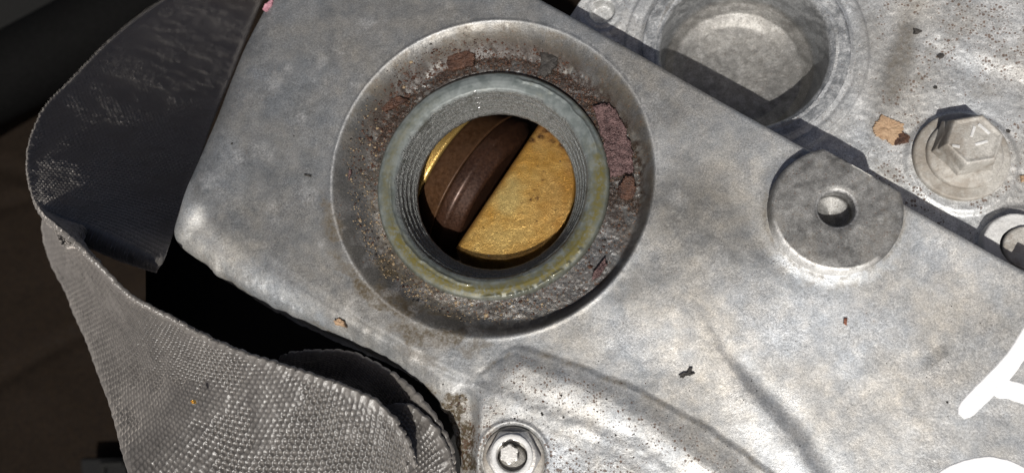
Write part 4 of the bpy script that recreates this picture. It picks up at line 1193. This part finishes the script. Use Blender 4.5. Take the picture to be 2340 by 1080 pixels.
flake('gold_fleck', [(438, 914), (444, 913), (446, 921), (441, 922)], 92, 5, M['gold_fleck'],
      'tiny shiny gold fleck on the lit part of the strap', 'fleck', seed=919)
for i, (u, v, r, w_) in enumerate([(2150, 128, 8, 'beside the brown smear'), (2286, 124, 9, 'near the right edge'), (2094, 72, 9, 'at the top of the brown smear'), (2303, 300, 6, 'just right of the hex bolt'), (2138, 200, 5, 'above the hex bolt')]):
    pts = [(u+r*(1+.5*math.sin(3*k+i))*math.cos(k*1.05), v+.75*r*math.sin(k*1.05)) for k in range(6)]
    flake('dirt_speck', pts, HH+2, 3, M['speck'], 'dark dirt speck on the pale casting '+w_, 'speck', seed=930+i, group='dirt specks on the pale casting')

# ------------------------------------------------------------------ what lies below
def floor_():
    x = np.arange(-4400, 3400, 40.0); y = np.arange(-3200, 3200, 40.0)
    Xg, Yg = np.meshgrid(x, y)
    FH = -2300.0
    Uu, Vv = PIX(Xg, Yg, FH)
    H = FH+(fbm(Xg, Yg, 300, 4, 951)-.5)*40
    for pts in ([(-300, 1040), (0, 865), (170, 768), (400, 640)], [(-300, 300), (0, 385), (140, 430)], [(-300, 560), (60, 455)]):
        dd, _, _ = pl(Uu, Vv, pts)
        H -= 30*np.exp(-(dd/14.0)**2)
    o = mesh_np('ground', np.stack([Xg, Yg, H], -1).reshape(-1, 3), grid_faces(*Xg.shape), M['floor'], None, True)
    o['kind'] = 'structure'
floor_()

def tube(name, pts, r, mat, parent=None, n=24):
    P = smooth_pts(pts, 8)
    d = np.gradient(P, axis=0); d /= np.linalg.norm(d, axis=1)[:, None]
    s = np.cross(d, np.array([0, 0, 1.0])); s /= np.linalg.norm(s, axis=1)[:, None]
    t = np.cross(s, d)
    T = np.linspace(0, 2*math.pi, n, endpoint=False)
    V = P[:, None, :]+r*(s[:, None, :]*np.cos(T)[None, :, None]+t[:, None, :]*np.sin(T)[None, :, None])
    return mesh_np(name, V.reshape(-1, 3), grid_faces(len(P), n, True), mat, parent, True)
hp = [tuple(W(u, v, -1700)) for u, v in [(-420, 420), (-150, 255), (60, 150), (260, 40), (460, -90), (700, -260)]]
tag(tube('rubber_hose', hp, 105*1.95, M['rubber']), 'thick black hose crossing the dark top left corner behind the strap', 'hose')
pp = [W(u, v, -2000)[:2] for u, v in [(-500, -500), (400, -500), (330, -60), (150, 60), (-60, 170), (-500, 330)]]
tag(prism('grey_panel', pp, -2060, -2000, M['panel'], None, 8), 'dark grey blurred panel in the top left corner beyond the hose', 'panel')
# black body added under the cover's lower-left edge to darken the gap
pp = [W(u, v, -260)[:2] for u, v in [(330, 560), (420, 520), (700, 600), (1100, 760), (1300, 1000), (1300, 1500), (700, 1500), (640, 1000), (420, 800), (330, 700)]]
tag(prism('shade_infill', pp, -900, -260, M['black_plastic'], None, 10), 'added black shroud in the shadow between strap and cover', 'infill')
# black clip at the bottom left
def clip_():
    c = thing('plastic_clip', 'black plastic clip on the ground at the bottom beside the strap', 'clip')
    hb = -2180
    pts = [W(u, v, hb)[:2] for u, v in [(184, 1046), (286, 1046), (292, 1130), (184, 1130)]]
    prism('clip_body', pts, hb-60, hb, M['black_plastic'], c, 10)
    pts = [W(u, v, hb+14)[:2] for u, v in [(226, 1056), (280, 1054), (280, 1064), (238, 1066), (238, 1130), (226, 1130)]]
    prism('clip_bar', pts, hb-4, hb+14, M['panel'], c, 3)
clip_()
